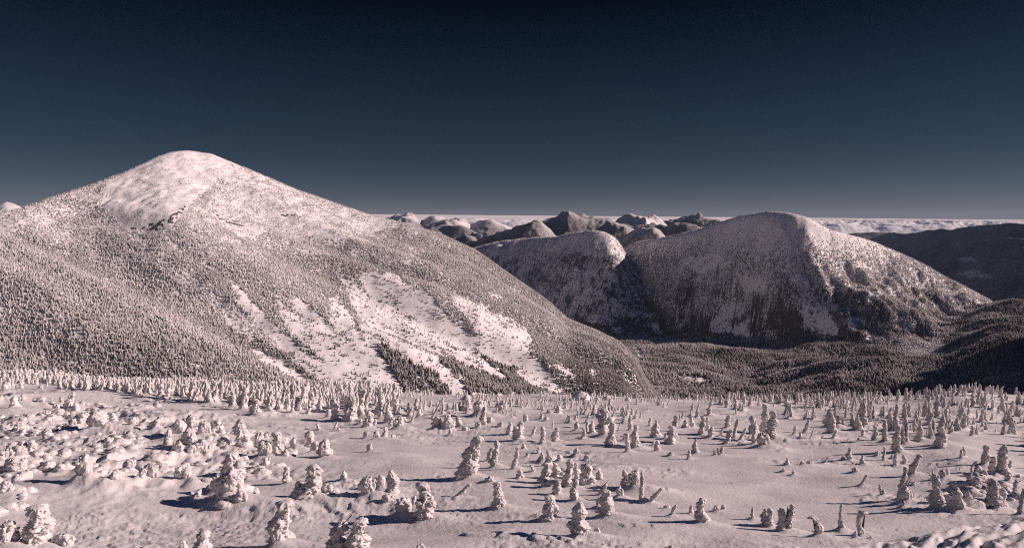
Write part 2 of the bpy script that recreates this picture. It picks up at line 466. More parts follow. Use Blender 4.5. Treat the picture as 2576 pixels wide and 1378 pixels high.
def zones(u, py, x, y, z, owner):
    """density of trees 0..1, frost and painted shade on them 0..1 and their height in metres"""
    xk, yk = u / K, py / K
    jx = fbm(x / 22, y / 22, 3, 51) * 6; jy = fbm(x / 22, y / 22, 3, 61) * 5
    a, c = x * .93 - y * .37, x * .37 + y * .93
    fing = perlin(c / 8, a / 70, 52) * 15 + perlin(c / 3.5, a / 40, 53) * 7
    xj, yj = xk + jx, yk + jy
    clump = fbm(c / 16, a / 60, 3, 71)
    dens = np.ones(len(u)); frost = np.full(len(u), .62); h = np.full(len(u), 6.6)
    m1 = owner == 0
    op = any_poly(xj, yj, OPEN1); hf = any_poly(xj, yj, HALF1) & ~op
    sls = (any_poly(xj + fing * .3, yj + fing * .3, SLIDES1).astype(float) + any_poly(xj + fing, yj + fing, SLIDES1) + any_poly(xj - fing * .9 + 4, yj - fing * .9, SLIDES1)) / 3
    sl = sls > .5; dk = any_poly(xk + jx * .6 + fing * .5, yk + jy * .6 + fing * .5, DARK1)
    # dwarf trees and gaps near the tree line of mountain one
    tl = sstep(690, 560, yk - .0 * xk + fbm(x / 60, y / 60, 3, 81) * 55 + np.abs(xk - 700) * .06)
    patch = fbm(x / 38, y / 38, 4, 91)
    d1 = np.where(patch > .35 - .2 * tl, 1 - .75 * tl, 1.0)
    d1 = np.where(hf, np.where(patch > -.02, .16, .62), d1)
    sb = any_poly(xj, yj, SCRUB1) & ~op; rib = any_poly(xj, yj, RIB1)
    d1 = np.where(sb, np.where(patch > .1, .25, .8), d1)
    d1 = np.where(rib, d1 * .7, d1)
    d1 = np.where(op, np.where(clump > .1, .45, .10), d1)
    lines = perlin(c / 5.5, a / 48, 54) + .5 * fbm(x / 40, y / 40, 2, 55)
    d1 = np.where(sls > .1, np.where(lines > .40, .55, .05) * sls ** .5 + d1 * (1 - sls) * .75, d1)
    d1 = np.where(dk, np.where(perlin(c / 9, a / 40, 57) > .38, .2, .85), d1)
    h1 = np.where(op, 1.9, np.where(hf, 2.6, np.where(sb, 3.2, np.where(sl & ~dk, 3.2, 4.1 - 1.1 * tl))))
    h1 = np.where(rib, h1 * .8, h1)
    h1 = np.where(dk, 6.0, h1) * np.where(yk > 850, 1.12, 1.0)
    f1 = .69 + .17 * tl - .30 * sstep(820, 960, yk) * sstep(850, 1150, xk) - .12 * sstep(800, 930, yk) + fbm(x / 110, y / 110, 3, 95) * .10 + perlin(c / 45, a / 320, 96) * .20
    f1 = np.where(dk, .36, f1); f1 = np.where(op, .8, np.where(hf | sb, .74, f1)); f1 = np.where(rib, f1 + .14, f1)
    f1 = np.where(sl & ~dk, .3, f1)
    dens = np.where(m1, d1, dens); frost = np.where(m1, f1, frost); h = np.where(m1, h1, h)
    m2 = (owner == 1) | (owner == 2)
    fg2 = perlin(x / 9, (y + z) / 60, 58) * 12
    o2 = any_poly(xk + jx * .55 + fg2, yk + jy * .7 + fg2, OPEN2)
    hi = sstep(660, 560, yk)
    ln2 = perlin(x / 6 + y / 9, (y + z) / 45, 59)
    d2 = np.where(o2, np.where(ln2 > .34, .7, .02), np.where(fbm(x / 50, y / 50, 4, 99) > .22, .45, 1.0)) * (1 - .75 * hi * (owner == 1))
    dens = np.where(m2, d2, dens)
    f2 = .48 + .28 * hi + .20 * sstep(2000, 2150, xk) - .38 * sstep(700, 850, yk) * sstep(2350, 2150, xk) - .1 * sstep(700, 850, yk)  # tree tone lighter on the right flank, darker at the lower left
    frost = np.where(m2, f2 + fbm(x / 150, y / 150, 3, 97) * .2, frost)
    h = np.where(m2, np.where(o2, 5, 5.8 - 2.6 * hi), h)
    mv = owner == 3
    vo = any_poly(xk + jx * .5, yk + jy * .3, VALOPEN)
    dens = np.where(mv, np.where(vo, .05, 1.0), dens)
    frost = np.where(mv, .13 + fbm(x / 160, y / 160, 3, 98) * .25 + .14 * sstep(2050, 1750, xk), frost); h = np.where(mv, 7.8, h)  # less frost to the right, painting valley shade into the trees
    return dens, np.clip(frost, 0, 1), h

# rock attribute on the bare parts
steep = fbm(X / 22, Y / 22, 4, 41)
rk = np.zeros_like(Zt) + .05
up1 = any_poly(XK, YK, OPEN1) | any_poly(XK, YK, HALF1)
cl = any_poly(XK + steep * 6, YK + steep * 6, [[(318, 572), (372, 588), (410, 580), (452, 545), (468, 520), (440, 535), (410, 552), (370, 566)]])
sc = perlin(fl / 14, fc / 5, 44)
rk = np.where((own == 0) & up1, .10 + .62 * np.clip(steep * .45 + sc * .75 - .05, 0, 1), rk)
rk = np.where((own == 0) & cl & (sc > -.02), .98, rk)
rk = np.where((own == 0) & any_poly(XK, YK, [[(545, 540), (600, 555), (620, 575), (560, 560)], [(700, 530), (760, 545), (700, 545)]]) & (sc > .15), .9, rk)
cliff = ridged(gc / 75, Zt / 34, 4, 45)
lowm2 = sstep(640, 800, YK)
rk = np.where((own == 1) | (own == 2), .16 + .42 * lowm2 + .9 * (cliff - .45), rk)
rk = np.where(((own == 1) | (own == 2)) & any_poly(XK + steep * 8, YK + steep * 5, OPEN2), .02 + .75 * np.clip(sc - .1, 0, 1), rk)
rk = np.where((own == 2) & (YK > 640) & (YK < 800), .30 + 1.1 * (cliff - .35), rk)
rk = np.where(own == 3, np.where(any_poly(XK, YK, VALOPEN), .1, .9), rk)

Vt = np.stack([X, Y, Zt], -1).reshape(-1, 3)
Q = grid_quads(ND, NU)
qo = own.ravel()[Q[:, 0]]
for ow, nm, lab in ((0, 'mountain', 'big sunlit mountain, forested below a bare white summit'), (1, 'mountain', 'half shaded domed mountain with snow slides'),
                    (2, 'hill', 'shaded shoulder dome with a sunlit crown'), (3, 'valley_floor', 'dark wooded valley between the two mountains')):
    v, q, used = sub_grid(Vt, Q[qo == ow])
    me = fast_mesh(nm, v, [q])
    point_attr(me, 'rock', rk.ravel()[used])
    link(nm, me, M_SLOPE, kind='structure', label=lab)

# ------------------------------------------------------------------ forests on them (uncountable: one object per slope)
rng = np.random.default_rng(7)
run = np.maximum.accumulate(Zt / D, axis=0)
vis = (Zt + 11) / D >= run                      # seen from the viewpoint, or nearly
vis &= (U > -60) & (U < 1090) & (PY < 425) & (D > 350)
cell = np.abs(np.gradient(X, axis=1) * np.gradient(Y, axis=0))
gzx = np.gradient(Zt, axis=1) / np.gradient(X, axis=1)
cell = cell * np.sqrt(1 + np.clip(np.abs(gzx), 0, 2) ** 2 * .5)

def templates(n, sides, rings, jit):
    out = []
    for k in range(n):
        r = np.random.default_rng(100 + k)
        vs = []; fs = []
        for i, (zz, rr) in enumerate(rings):
            a = np.arange(sides) * 2 * math.pi / sides + i * .5 + r.uniform(0, 1)
            q = rr * (1 + r.uniform(-jit, jit, sides))
            vs.append(np.stack([np.cos(a) * q, np.sin(a) * q, zz + r.uniform(-.03, .03, sides)], 1))
        top = np.array([[r.uniform(-.03, .03), r.uniform(-.03, .03), 1.0]])
        V_ = np.concatenate(vs + [top])
        nr = len(rings)
        for i in range(nr - 1):
            for j in range(sides):
                a0, a1 = i * sides + j, i * sides + (j + 1) % sides
                b0, b1 = a0 + sides, a1 + sides
                fs += [(a0, a1, b1), (a0, b1, b0)]
        for j in range(sides):
            fs.append(((nr - 1) * sides + j, (nr - 1) * sides + (j + 1) % sides, nr * sides))
        out.append((V_, np.array(fs)))
    return out

T_HI = templates(10, 6, [(-.05, .10), (.12, .25), (.34, .16), (.42, .21), (.66, .09), (.72, .12)], .38)
T_LO = templates(10, 5, [(-.05, .16), (.15, .25), (.55, .14)], .4)

def scatter(owner, per_m2, temps):
    m = (own == owner) & vis
    w = np.where(m, cell * per_m2, 0).ravel()
    w[~np.isfinite(w)] = 0
    n = rng.poisson(w)
    idx = np.repeat(np.arange(len(n)), n)
    r_, c_ = idx // NU, idx % NU
    fr, fq = rng.uniform(-.5, .5, len(idx)) + r_, rng.uniform(-.5, .5, len(idx)) + c_
    fr = np.clip(fr, 0, ND - 1.001); fq = np.clip(fq, 0, NU - 1.001)
    i0, j0 = fr.astype(int), fq.astype(int); a, b = fr - i0, fq - j0
    def bil(A):
        return (A[i0, j0] * (1 - a) * (1 - b) + A[i0 + 1, j0] * a * (1 - b) + A[i0, j0 + 1] * (1 - a) * b + A[i0 + 1, j0 + 1] * a * b)
    x, y, z = bil(X), bil(Y), bil(Zt)
    u = CX + F * x / y; py = HY - F * z / y
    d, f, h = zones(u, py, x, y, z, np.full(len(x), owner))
    k = rng.uniform(0, 1, len(x)) < d
    x, y, z, f, h = x[k], y[k], z[k], f[k], h[k]
    h = h * rng.uniform(.62, 1.25, len(x))
    n = len(x)
    tv = rng.integers(0, len(temps), n)
    Vs, Fs, Fr, off = [], [], [], 0
    for t, (tvs, tfs) in enumerate(temps):
        s = np.nonzero(tv == t)[0]
        if not len(s):
            continue
        an = rng.uniform(0, 6.283, len(s)); ca, sa = np.cos(an), np.sin(an)
        wd = h[s] * rng.uniform(.8, 1.2, len(s))
        vx = (tvs[None, :, 0] * ca[:, None] - tvs[None, :, 1] * sa[:, None]) * wd[:, None] + x[s][:, None]
        vy = (tvs[None, :, 0] * sa[:, None] + tvs[None, :, 1] * ca[:, None]) * wd[:, None] + y[s][:, None]
        vz = tvs[None, :, 2] * h[s][:, None] + z[s][:, None] - .2
        Vs.append(np.stack([vx, vy, vz], -1).reshape(-1, 3))
        Fs.append((tfs[None] + (off + np.arange(len(s)) * len(tvs))[:, None, None]).reshape(-1, 3))
        Fr.append(np.repeat(f[s], len(tvs)))
        off += len(s) * len(tvs)
    print('forest', owner, n)
    me = fast_mesh('forest', np.concatenate(Vs), [np.concatenate(Fs)], smooth=True)
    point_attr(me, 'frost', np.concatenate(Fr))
    return me

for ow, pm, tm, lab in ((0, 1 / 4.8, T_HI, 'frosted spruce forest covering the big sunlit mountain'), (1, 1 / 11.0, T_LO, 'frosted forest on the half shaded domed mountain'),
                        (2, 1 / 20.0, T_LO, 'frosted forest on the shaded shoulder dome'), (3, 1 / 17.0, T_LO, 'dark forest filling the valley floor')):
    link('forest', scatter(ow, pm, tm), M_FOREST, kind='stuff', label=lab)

# ------------------------------------------------------------------ farther hills, each a ridge with its own distance
def far_hill(name, crest, front, back_len, slope_f=.5, slope_b=.5, amp=1.0, wood=.55, seed=0, rnd=.03, step=1.2, drop=0, lab=None, woodfn=None, nr=150, cap=.45, cap_h=.018):
    us = np.arange(crest[0][0] * K, crest[-1][0] * K + step, step)
    cx = [c[0] * K for c in crest]
    cpy = smooth1(np.interp(us, cx, [c[1] * K for c in crest]), 2); cd = smooth1(np.interp(us, cx, [c[2] for c in crest]), 10)
    cz = zc(cpy, cd)
    s = np.concatenate([np.linspace(-1, 0, nr) , np.linspace(0, 1, 50)[1:]])
    s = np.sign(s) * np.abs(s) ** 1.3
    off = np.where(s < 0, s * front, s * back_len)
    d = cd[None] + off[:, None]
    rr = rnd * cd[None]
    prof = np.where(off[:, None] < 0, slope_f, slope_b) * (np.sqrt(off[:, None] ** 2 + rr ** 2) - rr)
    x = (us[None] - CX) / F * d
    sc = cd.mean() / 3000.0
    w = np.clip(np.abs(off)[:, None] / (.1 * front), 0, 1)
    n = (ridged(x / (480 * sc), d / (700 * sc), 5, seed) - .55) * 210 * sc * amp * w + (ridged(x / (150 * sc), d / (200 * sc), 3, seed + 5) - .5) * 26 * sc * amp + fbm(x / (50 * sc), d / (50 * sc), 4, seed + 9) * 8 * sc * amp
    z = cz[None] - prof + n - drop
    V = np.stack([x, d, z], -1).reshape(-1, 3)
    me = fast_mesh(name, V, [grid_quads(len(s), len(us))])
    py = HY - F * z / d
    wd = np.full(z.shape, wood) if woodfn is None else woodfn(us[None] / K + 0 * z, py / K, x, d, z)
    wd = wd - cap * np.exp(-np.clip(cz[None] - z, 0, None) / (cap_h * cd[None])) * (1 + .6 * fbm(x / (160 * sc), d / (160 * sc), 3, seed + 2))
    point_attr(me, 'rock', wd.ravel())
    return link(name, me, M_FAR, kind='structure', **({'label': lab} if lab else {}))

far_hill('hill', [(1060, 690, 5000), (1130, 640, 4900), (1180, 607, 4800), (1215, 596, 4700), (1250, 585, 4600), (1285, 574, 4450), (1310, 565, 4350), (1328, 555, 4280), (1342, 550, 4250), (1354, 551, 4250), (1363, 558, 4260), (1372, 566, 4280), (1400, 590, 4350), (1500, 660, 4500)],
         1200, 1200, .62, .6, .75, .82, 201, rnd=.012, cap=.45, cap_h=.008)
far_hill('hill', [(1240, 640, 5900), (1330, 580, 5700), (1365, 556, 5600), (1385, 549, 5550), (1402, 543, 5500), (1418, 534, 5450), (1432, 531, 5420), (1446, 534, 5420), (1470, 541, 5450), (1500, 547, 5500), (1550, 556, 5550), (1590, 568, 5550), (1620, 590, 5600), (1750, 680, 5800)],
         1900, 1500, .5, .5, .7, .80, 211, rnd=.008, cap=.55, cap_h=.008)
far_hill('hill', [(1500, 640, 3900), (1550, 598, 3850), (1570, 589, 3800), (1600, 577, 3700), (1622, 571, 3640), (1645, 569, 3620), (1660, 574, 3620), (1672, 586, 3640), (1690, 610, 3680), (1740, 680, 3800)],
         900, 900, .6, .5, .5, .66, 221, rnd=.012, cap=.4, cap_h=.008)
far_hill('hill', [(1480, 600, 7800), (1545, 560, 7700), (1562, 548, 7600), (1578, 543, 7500), (1592, 541, 7400), (1615, 543, 7300), (1640, 545, 7400), (1660, 553, 7500), (1672, 562, 7600), (1690, 580, 7700), (1760, 640, 8000)],
         2200, 1500, .5, .5, .7, .62, 231, rnd=.008, woodfn=lambda xk, yk, x, y, z: np.where(in_poly(xk + fbm(x / 90, y / 90, 3, 78) * 5, yk, [(1588, 530), (1640, 535), (1672, 556), (1690, 580), (1640, 580), (1610, 570), (1596, 556)]), .08, .66))
far_hill('hill', [(1600, 620, 9600), (1660, 575, 9500), (1680, 560, 9300), (1700, 552, 9100), (1718, 544, 8900), (1735, 540, 8700), (1760, 539, 8400), (1780, 545, 8200), (1800, 552, 8100), (1825, 566, 8000), (1900, 620, 8000)],
         2600, 1500, .5, .5, 1.0, .85, 241, rnd=.008, cap=.3, cap_h=.004)
far_hill('hill', [(1640, 610, 6000), (1672, 572, 5900), (1700, 562, 5700), (1730, 559, 5600), (1760, 566, 5700), (1790, 585, 5800), (1840, 620, 6000)], 1500, 1200, .5, .5, .5, .8, 246, rnd=.01, cap=.3, cap_h=.004)
far_hill('ridge', [(1080, 640, 8600), (1150, 606, 8300), (1240, 596, 7900), (1300, 586, 7300), (1380, 578, 6900), (1500, 572, 6500), (1600, 570, 6300), (1700, 574, 6100), (1800, 580, 6000), (1900, 610, 6000)], 1800, 1500, .4, .4, .8, .85, 321, rnd=.01, cap=.2, cap_h=.004)
# low hills at the far left of the gap
far_hill('hill', [(900, 600, 12400), (950, 562, 12000), (985, 551, 11600), (1010, 548, 11440), (1030, 543, 11200), (1050, 546, 11200), (1065, 549, 11120), (1085, 541, 11040), (1105, 543, 11040), (1125, 547, 11120), (1150, 556, 11200), (1200, 575, 11600), (1260, 600, 12000)],
         3000, 1000, .18, .2, .45, .72, 251, rnd=.01, cap=.75, cap_h=.006)
far_hill('hill', [(1100, 600, 11500), (1150, 570, 11316), (1180, 562, 11224), (1200, 556, 11040), (1222, 550, 10948), (1240, 553, 10948), (1262, 562, 11040), (1290, 576, 11224), (1340, 600, 11500)],
         3000, 1500, .22, .25, .45, .78, 261, rnd=.01, cap=.75, cap_h=.006)
far_hill('hill', [(1020, 640, 9900), (1080, 590, 9800), (1105, 573, 9600), (1130, 566, 9400), (1155, 565, 9300), (1175, 571, 9300), (1200, 585, 9400), (1260, 620, 9700)],
         3000, 2000, .3, .3, .5, .95, 271, rnd=.01, cap=.3, cap_h=.002)
far_hill('hill', [(1050, 660, 7600), (1120, 615, 7500), (1150, 598, 7400), (1172, 590, 7300), (1186, 594, 7300), (1210, 610, 7400), (1260, 650, 7600)], 2200, 1500, .35, .35, .5, .92, 276, rnd=.01, cap=.4, cap_h=.002)
far_hill('mountain', [(-90, 530, 12210), (-40, 524, 11988), (-15, 517, 11914), (5, 511, 11840), (15, 510, 11840), (28, 515, 11840), (45, 518, 11840), (60, 524, 11914), (100, 545, 12210)],
         3000, 1000, .25, .3, .35, .1, 281, rnd=.004, lab='tiny far white peak behind the left slope')
# dark ridges on the right, in their own shade
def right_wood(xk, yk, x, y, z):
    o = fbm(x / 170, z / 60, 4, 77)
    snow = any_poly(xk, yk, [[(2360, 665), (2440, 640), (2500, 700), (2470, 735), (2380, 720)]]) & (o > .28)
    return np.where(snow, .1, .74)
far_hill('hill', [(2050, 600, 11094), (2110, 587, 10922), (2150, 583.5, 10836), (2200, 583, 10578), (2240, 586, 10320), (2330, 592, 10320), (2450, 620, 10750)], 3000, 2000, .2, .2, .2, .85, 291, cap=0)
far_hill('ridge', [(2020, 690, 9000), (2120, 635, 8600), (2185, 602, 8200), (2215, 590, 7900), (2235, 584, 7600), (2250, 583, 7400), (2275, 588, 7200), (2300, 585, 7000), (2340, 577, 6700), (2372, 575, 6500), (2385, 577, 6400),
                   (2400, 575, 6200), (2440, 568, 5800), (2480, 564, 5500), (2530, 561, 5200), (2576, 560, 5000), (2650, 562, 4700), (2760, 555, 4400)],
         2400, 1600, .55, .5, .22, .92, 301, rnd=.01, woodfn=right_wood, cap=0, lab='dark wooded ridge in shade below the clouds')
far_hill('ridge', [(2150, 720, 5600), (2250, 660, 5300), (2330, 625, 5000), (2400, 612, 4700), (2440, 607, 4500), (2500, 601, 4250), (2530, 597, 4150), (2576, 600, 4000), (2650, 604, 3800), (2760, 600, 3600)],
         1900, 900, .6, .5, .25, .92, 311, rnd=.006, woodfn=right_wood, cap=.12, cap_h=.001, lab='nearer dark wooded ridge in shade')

# the low country, reaching the horizon
ang = np.linspace(0, 2 * math.pi, 97)[:-1]
rad = np.array([0.0] + list(np.exp(np.linspace(math.log(300), math.log(29400), 40))))
gv = [(0, 0, -760.0)]
for r0 in rad[1:]:
    for a0 in ang:
        gv.append((math.cos(a0) * r0, math.sin(a0) * r0, -760.0))
gf = [(0, 1 + j, 1 + (j + 1) % 96) for j in range(96)]
gq = [(1 + i * 96 + j, 1 + (i + 1) * 96 + j, 1 + (i + 1) * 96 + (j + 1) % 96, 1 + i * 96 + (j + 1) % 96) for i in range(39) for j in range(96)]
me = fast_mesh('ground', np.array(gv), [np.array(gf), np.array(gq)])
point_attr(me, 'rock', np.full(len(gv), .8))
link('ground', me, M_FAR, kind='structure', label='dark wooded low country below the hills')

# ------------------------------------------------------------------ sea of clouds at the horizon
us = np.concatenate([np.arange(-700, 240, 8), np.arange(240, 1140, 1.1), np.arange(1140, 1800, 8)])
ds = np.concatenate([np.linspace(30300, 48000, 260), np.exp(np.linspace(math.log(48200), math.log(170000), 160))])
CU, CD_ = np.meshgrid(us, ds)
cxx = (CU - CX) / F * CD_
side = np.clip((CU - 370) / 654, -.2, 1.2)
big = fbm(cxx / 11000, CD_ / 9000, 3, 411)
cum = 1 - np.abs(fbm(cxx / 2300, CD_ / 2300, 5, 401, .55))
edge = CD_ + big * 2500
bank = sstep(30300, 34500, edge) * sstep(50000, 38000, edge)
far = sstep(46000, 110000, CD_)
lowz = -330 + (-760 + 330) * side
zcl = lowz + bank * (170 + 150 * np.clip(side, 0, 1) + (cum - .5) * (150 + 300 * np.clip(side, 0, 1)) + big * 60)
zcl += (1 - bank) * (1 - far) * (cum - .6) * 60 + far * ((330 + (-570 - 330) * side) * CD_ / 110000 - lowz + 60 * fbm(cxx / 16000, CD_ / 14000, 3, 431))
zcl -= (1 - sstep(30300, 32500, edge)) * 300
me = fast_mesh('clouds', np.stack([cxx, CD_, zcl], -1).reshape(-1, 3), [grid_quads(len(ds), len(us))])
link('clouds', me, M_CLOUD, kind='stuff', label='bright sea of low clouds along the horizon')

# ------------------------------------------------------------------ the snow plateau at our feet
PE = lambda u: smooth1(np.interp(u, [c * K for c in (-500, 0, 250, 600, 1000, 1500, 2000, 2300, 2420, 2576, 3000)],
                                 [c * K for c in (930, 950, 962, 985, 992, 1003, 1010, 1000, 984, 1000, 1020)]), 14)
NGU, NGD = 1240, 840
gu = np.linspace(-230, 1254, NGU)
gd = np.exp(np.linspace(math.log(5.5), math.log(330), NGD))
GU, GD = np.meshgrid(gu, gd)
de = np.interp(gu, [0, 300, 1024], [150, 128, 120])
pe = PE(gu)
A_ = (547 - pe) / F / (1 / 28.0 - 1 / de)
B_ = (547 - HY) / F - A_ / 28.0
GX = (GU - CX) / F * GD
GZ = -(A_[None] + B_[None] * GD)
ov = np.clip(GD - de[None], 0, None)
GZ -= np.where(ov < 70, ov * ov * .0042, 70 * 70 * .0042 + (ov - 70) * .55)
leftness = sstep(420, 60, GU)
GZ += fbm(GX / 26, GD / 26, 3, 501) * (.22 + .35 * leftness) * np.clip(GD / 40, .5, 2)
hum = leftness * sstep(150, 80, GD) * sstep(33, 44, GD)
GZ += hum * ((.5 - np.abs(fbm(GX / 4.5, GD / 6, 4, 511, .6))) * 1.0 * sstep(-.3, .3, fbm(GX / 14, GD / 14, 2, 512)) + fbm(GX / 15, GD / 15, 2, 513) * .5)
GZ += fbm(GX / 13, GD / 8, 3, 515) * .30 * (1 - .5 * leftness)
# hollow and swell near the left bottom
GZ += -.8 * np.exp(-(((GX + 14) / 9) ** 2 + ((GD - 33) / 5) ** 2)) + .5 * np.exp(-(((GX + 24) / 5) ** 2 + ((GD - 40) / 5) ** 2))
G0 = GZ.copy()
GPY = HY - F * G0 / GD

def gsample(x, y, Z):
    """height of the grid Z at plan positions"""
    u = CX + F * x / y
    fu = (u - gu[0]) / (gu[1] - gu[0]); fd = (np.log(y) - math.log(5.5)) / (math.log(330 / 5.5)) * (NGD - 1)
    fu = np.clip(fu, 0, NGU - 1.001); fd = np.clip(fd, 0, NGD - 1.001)
    i, j = fd.astype(int), fu.astype(int); a, b = fd - i, fu - j
    return Z[i, j] * (1 - a) * (1 - b) + Z[i + 1, j] * a * (1 - b) + Z[i, j + 1] * (1 - a) * b + Z[i + 1, j + 1] * a * b

def ground_hit(u, py):
    """distance at which the plateau shows at this column and row (None beyond its edge)"""
    j = int(np.clip((u - gu[0]) / (gu[1] - gu[0]), 0, NGU - 1))
    col = GPY[:, j]
    i = np.nonzero(col <= py)[0]
    if not len(i) or i[0] == 0:
        return None
    i = i[0]; t = (col[i - 1] - py) / (col[i - 1] - col[i])
    return gd[i - 1] * (gd[i] / gd[i - 1]) ** t

CROP = {'A': (0, 1120), 'a': (0, 1400), 'B': (800, 1180), 'b': (800, 1400), 'C': (1600, 1200), 'c': (1600, 1400), 'D': (2400, 1190), 'd': (2400, 1400)}
